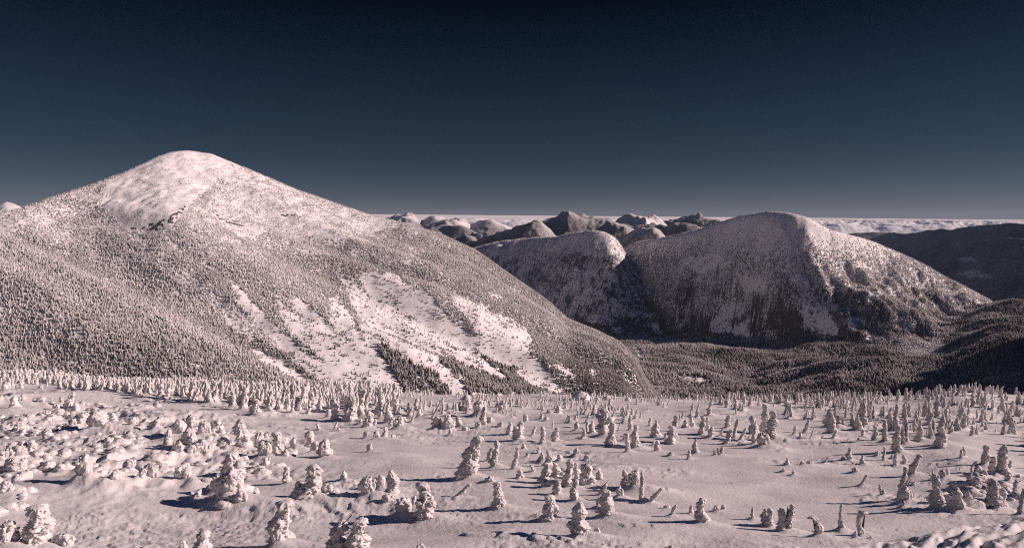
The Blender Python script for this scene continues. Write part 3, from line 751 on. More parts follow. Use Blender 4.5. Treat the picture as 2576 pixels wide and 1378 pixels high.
# crop, foot x, foot y, height, width, form (C column, S stack, M mound, L leaning, K cone, F fork, B bent, P bare pole), lean; then what it is
TREES = '''
b 255 985 420 230 S 30|big rime-caked spruce of stacked lumps above the bottom edge
b 215 1000 190 110 M 0|low rime lobe at the foot of the big lumpy spruce near the bottom edge
b 830 1050 290 190 S 20 T|rime-caked spruce with dark twigs at the bottom edge, shorter half of the twiggy pair
b 1050 1050 320 200 S 0 T|rime-caked spruce with bare dark twigs, taller half of the twiggy pair
b 1715 715 330 190 S -40|stout rime tower with a pointed cap and a bright drift at its foot
b 1470 690 160 170 M 0|squat rime block joined to the stout tower with the pointed cap
b 1590 590 100 55 C 5 T|small rime knob on bare sticks between the stout tower and its squat block
b 1150 490 165 190 M -10|broad wind-combed rime mound facing the sun, left of the two-lump spruce
b 1370 480 245 120 S 0|two-lump rime spruce rising behind the broad wind-combed mound
b 1260 420 120 110 M 0|small combed rime lump between the broad mound and the two-lump spruce
b 1330 560 90 130 M 0|low rime lump in front of the two-lump spruce
b 555 480 290 190 S 35|round-headed rime spruce leaning over a long dark shadow, bright drift before it
b 715 470 90 240 M 0|low sprawling rime mat at the foot of the round-headed spruce
b 430 470 120 110 M -10|low shaded rime lump on the shadow side of the round-headed spruce
b 320 350 155 90 C -20|small rime post with a long curved shadow, left of the round-headed spruce
b 885 345 100 85 M 0|small rime knob on the smooth slope right of the round-headed spruce
b 2110 310 400 190 Q 125|tallest rime spire, tapering and leaning to the right, alone on the open snow
b 2400 195 260 85 C 20|slim rime column standing behind the tallest leaning spire
b 2345 130 130 85 C 40|short fat rime column leaning against the slim one behind the spire
b 2030 490 130 75 L 120|stubby rime log leaning far right on the open snow before the spire
b 2440 600 245 125 C 0|thick upright rime column with a bright drift, right of the leaning log
b 2350 350 65 110 M 0|dark-sided low rime clump below the spire
b 100 200 95 100 M 0|dark-sided rime clump on the crest of the bright drift
b 1660 1040 70 110 M 0|low rime clump cut by the bottom edge, below the stout tower
a 2050 1050 205 150 S -10|round rime stump cut by the bottom edge, alone on smooth snow
a 1830 1130 190 120 S 0|dark spruce just below the picture, its shadow a blot on the smooth snow
a 400 1020 400 250 S -40|large blurred rime mass in the bottom corner, topmost of its clump
a 85 1020 245 210 M 0|rime mass touching the left edge of the picture at the bottom
a 640 1030 140 210 M 0|low feathery rime tuft cut by the bottom edge beside the big corner clump
a 840 345 235 170 M 10|rime-crusted knob on a tall smooth drift, left of centre of the snow bowl
a 1540 340 150 130 M 0|rime clump with a shaded hollow at the near end of the feathery row
a 1440 310 90 90 M 0|small dark rime nub beside the clump with the shaded hollow
a 1830 330 135 180 M 0|dull weathered rime mound before the largest cluster
a 1980 510 80 150 M 0|low rime shelf before the largest cluster, lowest of its pieces
a 2340 300 240 220 S 0 T|upper tier of the largest rime cluster, a dark twig in its face
a 2330 560 270 270 M 0|broad bulging lower tier of the largest rime cluster
a 2180 470 170 130 M 0|shaded rime wing on the shadow side of the largest cluster
a 2420 600 110 150 M 0|rime foot of the largest cluster, spilling on to the smooth snow
a 1180 330 100 150 M 0|ragged rime strip between the knob on the tall drift and the hollowed clump
a 1300 210 90 120 M 0|ragged rime tuft at the edge of the pebbled snow
a 150 270 150 200 M 0|rime-capped drift head near the left edge, uppermost of three
a 230 360 110 190 M 0|rime-capped drift head near the left edge, middle one of three
a 70 470 130 130 M 0|rime-capped drift head near the left edge, lowest of three
a 470 230 90 220 M 0|long low drift with a frayed rime edge, left of the knob on the tall drift
a 60 150 120 160 M 0|frayed rime hummock high on the left edge
a 230 60 100 130 M 0|frayed rime hummock below the small dark shadow near the left edge
A 705 505 165 95 C 30|plate-layered rime column alone on the near side of the left snowfield
A 765 535 90 75 C 10|short rime stub at the foot of the plate-layered column
A 620 440 55 55 M 0|small white cone left of the plate-layered column
A 410 445 50 90 M 0|small rime lump with a dark shadow behind the plate-layered column
A 230 430 60 80 M 0|small rime lump near the left edge below the dense trees
A 150 495 115 90 S 0|knobby rime stump near the left edge, behind the frayed hummocks
A 560 525 65 90 M 0|low rime lump before the plate-layered column
A 470 570 50 80 M 0|low rime lump at the head of the dark hollow
A 990 710 155 210 M 0|big smooth rime boulder-like mound over the dark hollow
A 830 690 130 160 M 0|shaded rime mound in the dark hollow
A 735 685 65 90 M 0|small rime lump at the shadow end of the dark hollow
A 680 600 60 90 M -10|shaded rime lump at the back rim of the dark hollow
A 1140 640 95 85 C 0|stubby rime post behind the mound over the dark hollow
A 1340 680 75 95 M 0|small rounded rime hump on the mid slope
A 1600 680 85 160 M 0|flat slanting rime shelf on the mid slope
A 1630 425 85 90 S 0|compact rime spruce alone in front of the dense band
A 1380 400 75 70 M 0|round rime bush alone in front of the dense band
A 1420 405 35 40 M 0|tiny rime nub beside the round bush in front of the dense band
A 2110 455 125 65 C 0|slim rime column stepping out in front of the dense band
A 2440 515 225 75 C 50|tall lumpy rime column leaning out in front of the dense band
A 2340 485 150 65 C 0|lumpy rime column on the shaded side of the tall leaning one
A 1790 800 150 150 M 0|rime dome at the sunny top of the twin-shadow cluster
A 1905 905 160 170 M 0|round white rime ball, brightest of the twin-shadow cluster
A 1700 810 90 90 M 0|small rime lump at the shaded tip of the twin-shadow cluster
A 1930 740 130 170 M 0|rime hump at the back of the twin-shadow cluster
A 2050 790 130 130 M 0|rime hump joining the twin-shadow cluster to the next
A 2190 770 120 170 M 0|slanting rime slab behind the tall double-headed spruce
A 2440 910 280 140 S -20|tall double-headed rime spruce right of the twin-shadow cluster
A 2250 910 95 150 M 0|low rime skirt on the shaded side of the double-headed spruce
A 1800 970 120 120 M 0|ragged rime lump in the shade of the white ball
A 2040 1000 150 210 M 0|wide rime apron below the white ball
A 1920 980 90 120 M 0|rime lump between the white ball and the wide apron
A 1690 880 80 110 M 0|rime tuft with finger-like shadow, sunless side of the white ball
A 470 835 110 140 M 0|shaded rime mound with a dark hollow, left part of the slope
A 210 765 105 140 M 0|frosted hummock on the far left slope
A 320 965 125 100 S 0|rime stump with a dark shadow on the far left slope
A 1310 775 50 80 M 0|small rime nub on the bright drift
A 1130 765 45 60 M 0|tiny rime nub at the foot of the bright drift
A 60 335 85 90 M 0|rime bush at the left edge below the dense band
A 120 295 65 70 M 0|rime bush just above the one at the left edge
A 215 295 65 50 C 0|narrow rime bush below the dense band, third from the left edge
A 410 305 55 55 M 0|small rime bush below the dense band, fourth from the left edge
A 2560 545 130 80 S 0|rime cone by itself below the end of the dense left band
B 235 800 240 105 S -40|leaning top-heavy rime spruce on the bright drift, left of the split spruce
B 300 820 90 80 M 0|rime lump at the foot of the top-heavy spruce
B 550 710 165 100 S 0|flat-topped taller stem of the split rime spruce
B 690 800 170 140 S 10|lower sprawling stem of the split rime spruce, bright drift before it
B 600 760 110 110 M 0|rime saddle joining both stems of the split spruce
B 380 710 95 90 M 0|lone rime lump between the top-heavy and the split spruce
B 40 700 130 120 M 0|rime heap beside the top-heavy spruce, on its shaded side
B 80 810 150 170 M 0|wide rime heap before the top-heavy spruce
B 100 620 60 80 M 0|small rime heap behind the wide one
B 1150 740 75 60 M 0|small white cone among snow ripples
B 1215 620 75 85 M 0|rime stump with a bright drift tail, middle of three
B 1110 605 65 65 M 0|rime stump, shaded left one of three
B 1295 600 105 65 C 10|upright rime stump, tallest of three
B 1380 615 50 50 M 0|tiny rime nub beside the three stumps
B 800 515 75 45 C 15|thin rime post on the open snow with a stub beside it
B 640 520 60 50 L -30|crooked little rime stub left of the thin post
B 830 530 40 40 M 0|stub at the foot of the thin post
B 1135 500 155 95 S 0|rime cone with a rounded cap, front of the mid-slope group
B 1050 475 55 65 M 0|shaded rime bush beside the capped cone
B 1195 480 70 40 C 5|narrow rime finger beside the capped cone
B 800 430 150 85 C 0 T|gnarled rime spruce with hollow arms at the near side of the mid-slope group
B 730 410 80 70 M 0|rime bush with a dark hollow beside the gnarled spruce
B 955 440 250 115 S 0|largest rime spruce of the mid-slope group, broad and double topped
B 1050 420 120 85 M 0|rime shoulder on the sunny side of the largest mid-slope spruce
B 1335 450 165 90 K 0|neat rime pyramid on open snow behind the low mounds
B 1255 410 70 55 M 0|shaded bush beside the neat rime pyramid
B 1440 520 110 110 M 20|bright rounded rime mound with a long tail of drift
B 1370 500 90 90 M 0|shaded half of the mound with the long drift tail
B 1815 525 115 110 M 0|shaded rime mound with a broad black shadow
B 1930 535 150 120 S 0|bright rime mound beside the one with the broad black shadow
B 1955 580 65 55 M 0|small rime stub before the bright mound
B 2285 500 190 85 C 10|tall ragged rime column right of the bright mound
B 2350 465 65 85 M 0|rime bush beside the tall ragged column
B 2110 540 50 65 M 0|low bush between the bright mound and the ragged column
B 2050 490 85 80 L -20|two little rime prongs behind the bright mound
B 2240 510 60 70 M 0|low rime bush at the foot of the ragged column
B 2465 500 55 65 M 0|small dome-shaped rime bush past the ragged column
B 2555 570 115 75 S 0|rime stump with a long shadow past the ragged column
B 365 310 95 50 C 0|slim rime post at the near edge of the mid-slope group
B 440 320 110 65 L 25|crooked rime post beside the slim one
B 225 310 65 70 M 0|rime bush at the left end of the mid-slope group
B 515 360 60 70 L 30|low bent rime bush before the mid-slope group
B 10 355 125 75 S 0|rime stump left of the mid-slope group
B 140 340 50 70 M 0|small rime bush beside the stump left of the mid-slope group
B 1565 450 100 38 C 25|thin rime post slanting beside low snow-buried bushes
B 1500 440 55 60 L -15|low rime bush at the foot of the thin slanting post
B 1640 395 75 65 S 0|small rime tent behind the thin slanting post
B 1770 400 175 45 P 85|long rime pole leaning right over the open snow
B 1620 320 110 60 C 0|rime post near a slimmer twin, middle of the plateau
B 1700 325 95 34 C 0|slimmer twin of the rime post, middle of the plateau
B 1940 385 40 40 M 0|tiny rime nub under the leaning pole
B 2120 330 150 100 S 0|rime cone at the front of the crowded middle row
B 2250 385 130 120 M 0|rime heap at the front of the crowded middle row
B 2490 350 100 110 M 0|rime heap at the end of the crowded middle row
C 60 570 175 105 S 25|rime tower with a rounded hood and drift tail, start of the right-hand group
C 310 600 165 68 C 0|slim rime column beside the hooded tower
C 440 580 125 80 S 10|rime stump with a cap, third in line after the hooded tower
C 205 515 95 48 L 30|small leaning rime post behind the hooded tower
C 725 550 110 58 C -5|squat rime column standing apart behind the rippled snow
C 650 470 75 65 M 0|rime bush with a long shadow behind the squat column
C 410 430 85 36 P 0|thin rime stick with a flared foot
C 345 370 45 60 M 0|small rime bush beside the stick with the flared foot
C 140 390 80 70 M 0|rime bush at the near edge of the crowded middle row
C 300 345 55 40 S 0|small rime stub at the near edge of the crowded middle row
C 470 300 80 80 S 0|little rime tent with a pointed tip on the far flat
C 310 278 45 40 M 0|rounded nub beside the little rime tent
C 370 298 40 60 M 0|flat rime bush beside the little rime tent
C 562 355 55 32 C 0|tiny rime post on the far flat
C 640 368 55 44 S 0|tiny rime stub on the far flat
C 757 480 105 42 C 0|slim rime column, left of a close pair
C 808 490 115 58 S 0|stouter rime column, right of a close pair
C 920 450 185 130 S 20|big bushy rime spruce at the back of the right-hand group
C 925 525 95 120 M 0|lumpy rime bush under the big bushy spruce
C 1000 615 215 85 S 10|tall rime spruce ending in bare prongs, with a broad dark shadow
C 1065 470 105 24 P 20|smooth bare rime pole beside the pronged spruce
C 1190 460 145 48 C 0|slim rime column with a round head behind the forked one
C 1160 680 175 56 C 5|slim lumpy rime column standing in front of the pronged spruce
C 1240 640 200 85 S 10|bulky rime spruce just behind the slim lumpy column
C 1140 565 65 70 M 0|rime bush in the shade between the two spruces
C 1462 670 100 62 S 0|squat rime stump on a bright drift
C 1425 615 45 40 M 0|small rime nub behind the squat stump on the drift
C 1392 420 85 42 C 0|little rime post on the bright far snow
C 1450 535 165 95 K -5|dense rime cone, left of the lobed one
C 1600 590 160 90 S 10|many-lobed rime spruce beside the dense cone
C 1630 470 150 70 C 25|rime column rising behind the many-lobed spruce
C 1550 555 60 55 M 0|low rime bush between cone and many-lobed spruce
C 1750 435 75 60 S 0|twin-tipped rime bush, shaded, on the far flat
C 1810 435 95 62 S 0|rime tree beside the twin-tipped bush
C 1782 750 95 42 C 0|rime post at the front of three on open snow
C 1845 700 145 75 K 0|angular rime tent behind the front post
C 1600 720 40 70 M 0|low dark rime clump before the angular tent
C 2035 712 70 30 C 0|thin rime post beside the forked sprig
C 2100 712 90 62 F 0|forked rime sprig on open snow
C 1910 505 165 66 C 10|rime column in the front rank of the right-hand wood
C 1965 490 155 55 C 0|rime column pressed close to its neighbour in the right-hand wood
C 1995 545 105 80 L 20|blunt rime stump leaning right at the foot of the right-hand wood
C 2090 525 85 38 L 25|short rime post leaning right at the foot of the right-hand wood
C 2160 600 135 75 L 45|broad rime slab leaning right, near edge of the right-hand wood
C 2235 525 160 48 L 40|slender rime post leaning right behind the broad slab
C 2290 572 135 48 L 60|slender rime post leaning far right beside the broad slab
C 2430 500 170 80 S 0|dark-sided rime spruce behind the low mound
C 2440 610 175 58 C 5|rime column growing out of the low mound
C 2520 645 130 130 M 0|low rounded rime mound at the foot of a column
C 2540 500 290 85 C 10|tallest rime column of the right-hand wood's near corner
C 2170 440 125 70 C 10|rime column in the second rank of the right-hand wood
C 25 850 215 62 C 30|slim rime column with a hood, start of the twisted group
C 210 880 75 70 B -20|arched rime stump opening toward the twisted group
C 80 945 95 68 S 0|rime stump in front of the hooded slim column
C 650 740 68 70 M 0|rounded rime nub with a drift tail, left one of two
C 750 772 55 60 M 0|rounded rime nub, right one of two
C 480 785 80 72 S 0|hooded rime stump behind the twisted group
C 270 692 55 40 S 0|small rime stub at the far side of the twisted group
C 300 790 90 62 M 0|rime lump on the far side of the twisted group
C 365 825 145 80 S 10|barrel-shaped rime column at the back of the twisted group
C 140 735 48 50 L 20|little leaning stub left of the barrel-shaped column
C 120 650 48 50 S 0|little stub behind the leaning one
c 340 350 190 105 S 0|rough rime pillar at the shaded end of the twisted group
c 435 300 150 90 S 0|hollowed rime pillar in the twisted group
c 560 400 265 105 C 20|tallest rime column of the twisted group
c 650 320 170 60 C 0|slim rime column right behind the tallest of the twisted group
c 765 385 205 150 S 0 T|bushy rime spruce at the sunny end of the twisted group
c 880 305 80 75 S 0|shaded rime stump behind the bushy spruce of the twisted group
c 460 465 135 90 S 0 T|rime stump in the front row of the twisted group
c 630 525 190 85 S 10|knotted rime stem with a skirt, lowest of the twisted group
c 340 400 80 120 M 0|rime bush in the deep shade of the twisted group
c 740 390 90 110 M 0|low rime skirt of the bushy spruce
c 900 465 105 75 L 45 T|rime sprig leaning right beyond the twisted group
c 1075 510 115 100 M 10|curled rime clump between the twisted group and the arch
c 1145 395 170 80 S -10|square rime turret at the shadow end of the snow arch
c 1235 410 165 130 M 0|rime back of the snow arch
c 1305 545 280 55 C 5|thin knotted rime stem ending the snow arch
c 1385 555 160 80 L 120|rime branch lying out to the right of the snow arch
c 385 725 240 145 S 0|stout rime block with dark holes in its flank
c 690 890 310 165 S -20|massive ringed rime column near the bottom edge, right of the holed block
c 860 885 65 80 M 0|small rime lump in the drift beside the massive ringed column
c 935 690 245 150 S 25|rime bulk with an upright neck, beyond the ringed column
c 870 600 90 60 M 0|shaded rime shoulder of the bulk with the upright neck
c 1600 680 115 58 L 50|rime post bent over like a hook
c 1560 605 40 90 M 0|low dark crust of rime behind the hooked post
c 1808 655 85 54 C 0|stubby rime post left of the pear-shaped one
c 1905 742 220 115 S 10|pear-shaped rime spruce with a narrow neck on the open snow
c 2060 635 65 70 M 0|rime bush right of the pear-shaped spruce, first of two
c 2130 620 55 55 M 0|rime bush right of the pear-shaped spruce, second of two
c 2422 710 120 44 C 0|lone upright rime post on the smooth snow
c 2550 775 170 85 S 0|rime tree with a wide foot beside the lone post
c 1600 1010 45 70 M 0|tiny rime nub at the bottom edge
d 20 790 185 75 S -10|rime stump beside the tree with a wide foot
d 180 840 255 150 F 20|double rime stem shaped like a closed ring
d 500 885 195 130 B -50|hunched rime tree with a drooping head and bright drift
d 725 828 245 45 C 15|straight thin rime post, tallest on the smooth snow
d 748 830 80 40 S 0|short stub leaning on the straight thin post
d 940 870 250 95 B 40|rime tree with a bent neck and a dark trunk, right of the thin post
d 882 900 85 42 C 0|short rime post before the tree with the bent neck
d 1040 912 38 45 M 0|tiny rime lump right of the tree with the bent neck
d 1340 520 310 70 C 40 T|tall bare-stemmed rime pole, upright one of the crossing pair
d 1310 530 260 45 P 130|rime pole slanting across the upright one
d 1385 565 150 140 M 0|mop of rime twigs under the crossing poles
d 1360 605 70 60 M 0|small rime tuft at the tip of the mop
d 1440 275 205 90 L 85|rime spruce leaning right behind the crossing poles
d 935 375 115 45 L 60|feathered rime post leaning right, alone
d 1140 475 120 40 C -10|white rime post with a short partner, longer one
d 1165 475 70 40 S 0|short partner of the white rime post
d 1700 605 315 110 S -10 T|tall narrow-headed rime spruce right of the crossing poles
d 1640 580 90 60 M 0|low rime bush beside the tall narrow-headed spruce
d 1915 620 215 110 S 0 T|dark feathery rime spruce, left of the leaning one
d 2040 605 170 100 K -15|rime spruce leaning left, on dark snow shade
d 2290 620 275 115 S -15 T|ragged two-stemmed rime spruce near the right edge
d 2360 625 190 85 S 10|thin right-hand stem beside the ragged spruce
d 2480 490 155 55 C 15 T|small dark-trunked rime tree near the right edge
d 2540 665 250 55 C 40|rime post at the right edge above the ruts
d 2100 430 150 300 H 0|large shaded snow hummock with rime on top near the right edge
d 2060 270 145 40 B 50|curved dark-stemmed rime sapling on the hummock
d 2115 280 110 90 S 0|stub of rime on top of the large hummock
d 2180 290 70 70 M 0|rime bush on the sunny shoulder of the large hummock
d 2425 335 75 75 M 0|rime bush beyond the large hummock
d 2520 300 35 80 M 0|flat crust beyond the rime bush past the hummock
d 2180 175 185 95 L 25|rime spruce with a wide head above the hummock
d 2255 265 170 70 C 5|rime column standing right above the hummock
d 2365 265 275 100 S 10|tall many-tiered rime spruce near the right edge
d 2420 200 80 55 L 30|rime arm reaching right from the many-tiered spruce
d 1660 320 105 28 C 0|thin rime post left of the small twin bushes
d 1750 310 80 80 M 10|rime bush, left one of the small twins
d 1808 275 75 46 C 0|rime bush, right one of the small twins
d 1475 365 32 50 M 0|tiny rime nub right of the crossing poles
d 875 248 55 70 M 10|square rime nub on rippled snow
d 955 168 95 60 K 0|small rime cone on rippled snow
d 820 122 125 68 K 0|rime cone with a low companion on the near side of the clearing
d 752 122 40 50 M 0|low companion of the rime cone in the clearing
d 1168 122 125 34 C 5|thin twiggy rime post in the clearing
d 1280 180 130 48 C 10|rime column casting a long shadow in the clearing
d 1370 162 95 58 S 0|rime tree just right of the long-shadowed column
d 1250 105 48 40 M 0|rime nub between the posts in the clearing
d 1105 75 48 62 M 0|dark rime ball in the clearing
d 195 165 75 58 K 0|little white rime tent, left end of a scattered row
d 345 165 42 44 M 0|second little rime bush in the scattered row
d 418 162 44 50 M 0|third little rime bush in the scattered row
d 560 152 65 40 L 45|forked twig of rime in the scattered row
d 155 235 42 48 M 0|low rime nub in front of the little white tent
d 250 272 50 48 M 10|low rime nub with a drift tail before the scattered row
d 1945 105 85 45 M 0|rime bush right of the clearing, half of a pair
d 1975 100 110 42 S 0|rime bush right of the clearing, taller of a pair
d 1930 212 34 24 P 0|single frosted twig right of the small twin bushes
D 1298 722 250 78 S 0|tall rime spruce standing alone before the right-hand wood
D 1745 662 195 125 K -10|broad rime spruce with a bush at its foot, before the right-hand wood
D 1380 632 195 80 F 0|rime spruce with two upright tips before the right-hand wood
D 1520 612 205 75 K 10|slender rime cone with a spreading foot before the right-hand wood
D 1635 570 155 52 K 0|narrow dark rime cone, front of the right-hand wood
D 1290 500 155 80 K 0|rime cone behind the one standing alone
D 1180 605 195 58 C 0|lumpy rime column near the one standing alone
D 1080 590 130 52 S 0|rime stump beside the lumpy column
D 645 525 185 82 K 0|dark rime cone at the clearing edge
D 660 575 60 50 L 30|short slanting prop before the dark rime cone
D 420 580 150 20 P 50|thin snow-crusted pole slanting right
D 380 520 125 55 L 25|rime post leaning right behind the slanting pole
D 262 540 95 48 L 15|rime twig group at the clearing edge
D 30 582 260 110 S 20|stout rime spruce on a snow foot at the clearing edge
D 325 575 55 40 M 0|rime nub before the leaning post at the clearing edge
D 957 555 65 42 M 0|small rime bush at the clearing edge
D 910 592 28 28 M 0|tiny rime knob with a dragging twig at the clearing edge
D 970 470 255 82 K 0|tall pointed rime spruce inside the right-hand wood
D 910 490 125 90 K -5|broad rime cone at the foot of the tall pointed spruce
'''

def parse_trees():
    out = []
    for ln in TREES.strip().splitlines():
        spec, lab = ln.split('|')
        p = spec.split()
        ox, oy = CROP[p[0]]
        bx, by, h, w = (float(v) for v in p[1:5])
        zf = 2576 / 800.0
        out.append(dict(u=(ox + bx / zf) * .32, v=(oy + by / zf) * .32, h=h / zf * .32, w=w / zf * .32, form=p[5], dx=float(p[6]) / zf * .32, twig=len(p) > 7, label=lab))
    return out

TL = parse_trees()
tr_ = np.random.default_rng(11)
for t in TL:
    d = ground_hit(t['u'], t['v'])
    if d is None:
        d = 27.0 if t['v'] > 540 else 125.0
        if t['v'] > 540:
            # foot just below the frame: walk towards the viewer
            d = 28 * (331 / F) / ((t['v'] - HY) / F)
    d = min(d, 135.0)
    t['D'] = d; t['x'] = (t['u'] - CX) / F * d
    s = d / F
    t['H'], t['Wd'], t['lean'] = t['h'] * s * .92, t['w'] * s * .97, t['dx'] * s
print('trees named', len(TL), 'H range', min(t['H'] for t in TL), max(t['H'] for t in TL))

# the crowd of farther trees, from the edge of the plateau
def crowd_density(xk, yk):
    d = np.zeros(xk.shape)
    d = np.maximum(d, .95 * in_poly(xk, yk, [(-200, 900), (0, 918), (300, 935), (700, 962), (900, 985), (1010, 1003), (960, 1012), (880, 1012), (760, 1012), (640, 1018), (480, 1010), (300, 990), (120, 972), (0, 966), (-200, 955)]))
    d = np.maximum(d, .60 * in_poly(xk, yk, [(700, 1000), (850, 1012), (980, 1010), (1120, 1018), (1230, 1022), (1220, 1040), (1080, 1045), (880, 1050), (720, 1035), (640, 1020)]))
    d = np.maximum(d, .55 * in_poly(xk, yk, [(1180, 1000), (1300, 998), (1480, 1012), (1560, 1030), (1620, 1050), (1560, 1072), (1420, 1062), (1280, 1050), (1180, 1030)]))
    d = np.maximum(d, .55 * in_poly(xk, yk, [(1010, 992), (1300, 985), (1750, 990), (1780, 1012), (1500, 1012), (1250, 1005)]))
    d = np.maximum(d, .10 * in_poly(xk, yk, [(1400, 1005), (1800, 1008), (1900, 1040), (1700, 1060), (1500, 1040)]))
    d = np.maximum(d, .80 * in_poly(xk, yk, [(1750, 1000), (2000, 1000), (2300, 985), (2420, 965), (2800, 960), (2800, 1130), (2576, 1120), (2450, 1105), (2300, 1098), (2150, 1085), (2040, 1065), (1930, 1045), (1800, 1025)]))
    d = np.maximum(d, .45 * in_poly(xk, yk, [(1880, 1030), (2050, 1060), (2200, 1090), (2350, 1108), (2450, 1150), (2640, 1210), (2640, 1100), (2200, 1040)]))
    return d
nx = 42000
cu = tr_.uniform(-40, 1070, nx); cd_ = np.sqrt(tr_.uniform(45 ** 2, 178 ** 2, nx))
cx_ = (cu - CX) / F * cd_
cz_ = gsample(cx_, cd_, G0)
cv = HY - F * cz_ / cd_
dn = crowd_density(cu / K, np.minimum(cv, 400 + 0 * cv) / K * 0 + cv / K)
beyond = cd_ > np.interp(cu, [0, 300, 1024], [150, 128, 120]) - 3
dn = np.where(beyond, np.where(cu / K < 1000, .9, np.where(cu / K < 1750, .45, .75)) * (cd_ < np.interp(cu, [0, 300, 1024], [178, 142, 140])), dn)
cl_ = fbm(cx_ / 9, cd_ / 14, 2, 601)
dn = np.clip(dn * (1 + cl_ * np.where(cu / K < 1000, 1.1, 2.2)), 0, 1)
keep = tr_.uniform(0, 1, nx) < dn * np.where(cu / K < 1000, .42, .30)
cu, cd_, cx_ = cu[keep], cd_[keep], cx_[keep]
# keep clear of the named trees and of each other
occ = {}
def free(x, y, r):
    a, b = int(x // 2), int(y // 2)
    for i in (-1, 0, 1):
        for j in (-1, 0, 1):
            for (px, py_, pr) in occ.get((a + i, b + j), ()):
                if (px - x) ** 2 + (py_ - y) ** 2 < (.5 * (r + pr)) ** 2:
                    return False
    return True
for t in TL:
    occ.setdefault((int(t['x'] // 2), int(t['D'] // 2)), []).append((t['x'], t['D'], t['Wd'] * .8))
CRD = []
for u, d, x in zip(cu, cd_, cx_):
    lw = (u / K < 1000)
    H = tr_.uniform(1.2, 2.8) if lw else (.5 + 2.2 * tr_.uniform(0, 1) ** 2.2 if u / K > 1750 else tr_.uniform(.5, 1.7))
    H *= .82 if lw else .70
    Wd = H * tr_.uniform(.24, .38) if u / K > 1750 else H * tr_.uniform(.28, .44)
    if free(x, d, Wd * .85):
        occ.setdefault((int(x // 2), int(d // 2)), []).append((x, d, Wd * .85))
        CRD.append(dict(u=u, D=d, x=x, H=H, Wd=Wd, lean=H * tr_.uniform(-.06, .36), form=tr_.choice(list('CSKKKKC') if u / K < 1000 else list('CSKKMMC') if u / K < 1750 else list('CCKKKSSKM'))))
print('crowd', len(CRD))

# drifts about the feet of the trees, then ripples and grain of the wind-packed snow
dr = np.zeros_like(GZ)
dlu = gu[1] - gu[0]
for t in TL + CRD:
    if t['D'] > 120 or t['form'] == 'P': continue
    rr = max(t['Wd'] * .62, .2)
    hh = min(.26 * t['H'], .5) * (1.9 if t['form'] in 'MH' else 1.0)
    if t['form'] in 'MH': rr *= 1.25
    j0 = int(((t['u'] - gu[0]) / dlu)); du = int(rr * 5 / t['D'] * F / dlu) + 2
    i0 = int((math.log(t['D'] / 5.5)) / math.log(60) * (NGD - 1)); di = int(rr * 3 / t['D'] / (math.log(60) / (NGD - 1))) + 2
    sl = (slice(max(i0 - di, 0), max(i0 + di, 0)), slice(max(j0 - du, 0), max(j0 + du, 0)))
    ddx = GX[sl] - t['x']; ddy = GD[sl] - t['D']
    tail = np.where(ddx > 0, 2.6, .9)                        # the drift trails to the lee
    g = hh * np.exp(-(ddx / (rr * tail)) ** 2 - ((ddy + .25 * np.clip(ddx, 0, None)) / rr) ** 2)
    dr[sl] = np.maximum(dr[sl], g)
GZ += dr
rot = GX * .95 - GD * .30, GX * .30 + GD * .95
near_f = sstep(130, 60, GD)
patchy = sstep(.0, .55, fbm(GX / 21, GD / 13, 3, 521) + .25 * sstep(430, 200, np.abs(GU - 430)))
GZ += perlin(rot[0] / 3.2, rot[1] / .75, 531) * .075 * (.4 + patchy) + perlin(rot[0] / 1.3, rot[1] / .32, 532) * .022 * (.3 + patchy)
GZ += np.clip(ridged(rot[0] / 2.4, rot[1] / .6, 3, 541) - .60, 0, 1) * .26 * patchy
# little scarps of the wind crust, steep towards the left
for (wl, am, sd_, lo) in ((1.7, .12, 581, .18), (.8, .06, 584, .08)):
    ph_ = rot[0] / wl + fbm(GX / (7 * wl), GD / (3 * wl), 3, sd_) * 1.6
    saw = 1 - (ph_ - np.floor(ph_))
    mk = sstep(lo, lo + .3, fbm(rot[0] / 6.5, rot[1] / 2.2, 3, sd_ + 1) * .8 + patchy * .45 - .33)
    GZ += am * saw * np.minimum(1, (1 - saw) * 9) * mk
GZ += perlin(GX / .5, GD / .5, 551) * .026 * (.25 + patchy) + perlin(GX / .24, GD / .24, 552) * .020 * (.25 + patchy) * sstep(80, 30, GD)
peb = leftness * sstep(.05, .45, fbm(GX / 11, GD / 11, 2, 561)) * sstep(36, 46, GD)
GZ += peb * np.abs(perlin(GX / .42, GD / .55, 562)) * .2
# ploughed bank with ruts in the near right corner
bd = (GX - 15.0) * .46 - (GD - 28.3) * .89 + fbm(GX / 5, GD / 5, 2, 571) * .5
ba = (GX - 15.0) * .89 + (GD - 28.3) * .46
inb = sstep(-.2, .8, bd)
GZ += inb * (np.clip(GX - np.interp(GD, [20, 28.3, 30, 34, 50], [12.6, 15, 20, 26, 50]), 0, 7) * .13 + (.07 * np.sin(bd * 4.6 + 1 + fbm(ba / 2.5, bd, 2, 575)) + .05 * np.sin(bd * 8.3 + ba * .1)) * (1 + .5 * perlin(ba / 2, bd, 574)) + 0 * np.sin(bd * 4.6 + perlin(ba / 7, bd / 3, 572) * 1.5) * sstep(8, 4, GD * 0 + bd * .5) + perlin(ba / .5, bd / .25, 573) * .07 + np.abs(perlin(ba / 1.1, bd / .5, 576)) * .12)
Vg = np.stack([GX, GD, GZ], -1).reshape(-1, 3)
me = fast_mesh('snow_ground', Vg, [grid_quads(NGD, NGU)])
link('snow_ground', me, M_SNOW, kind='structure', label='wind-packed snow plateau with ripples and drifts')

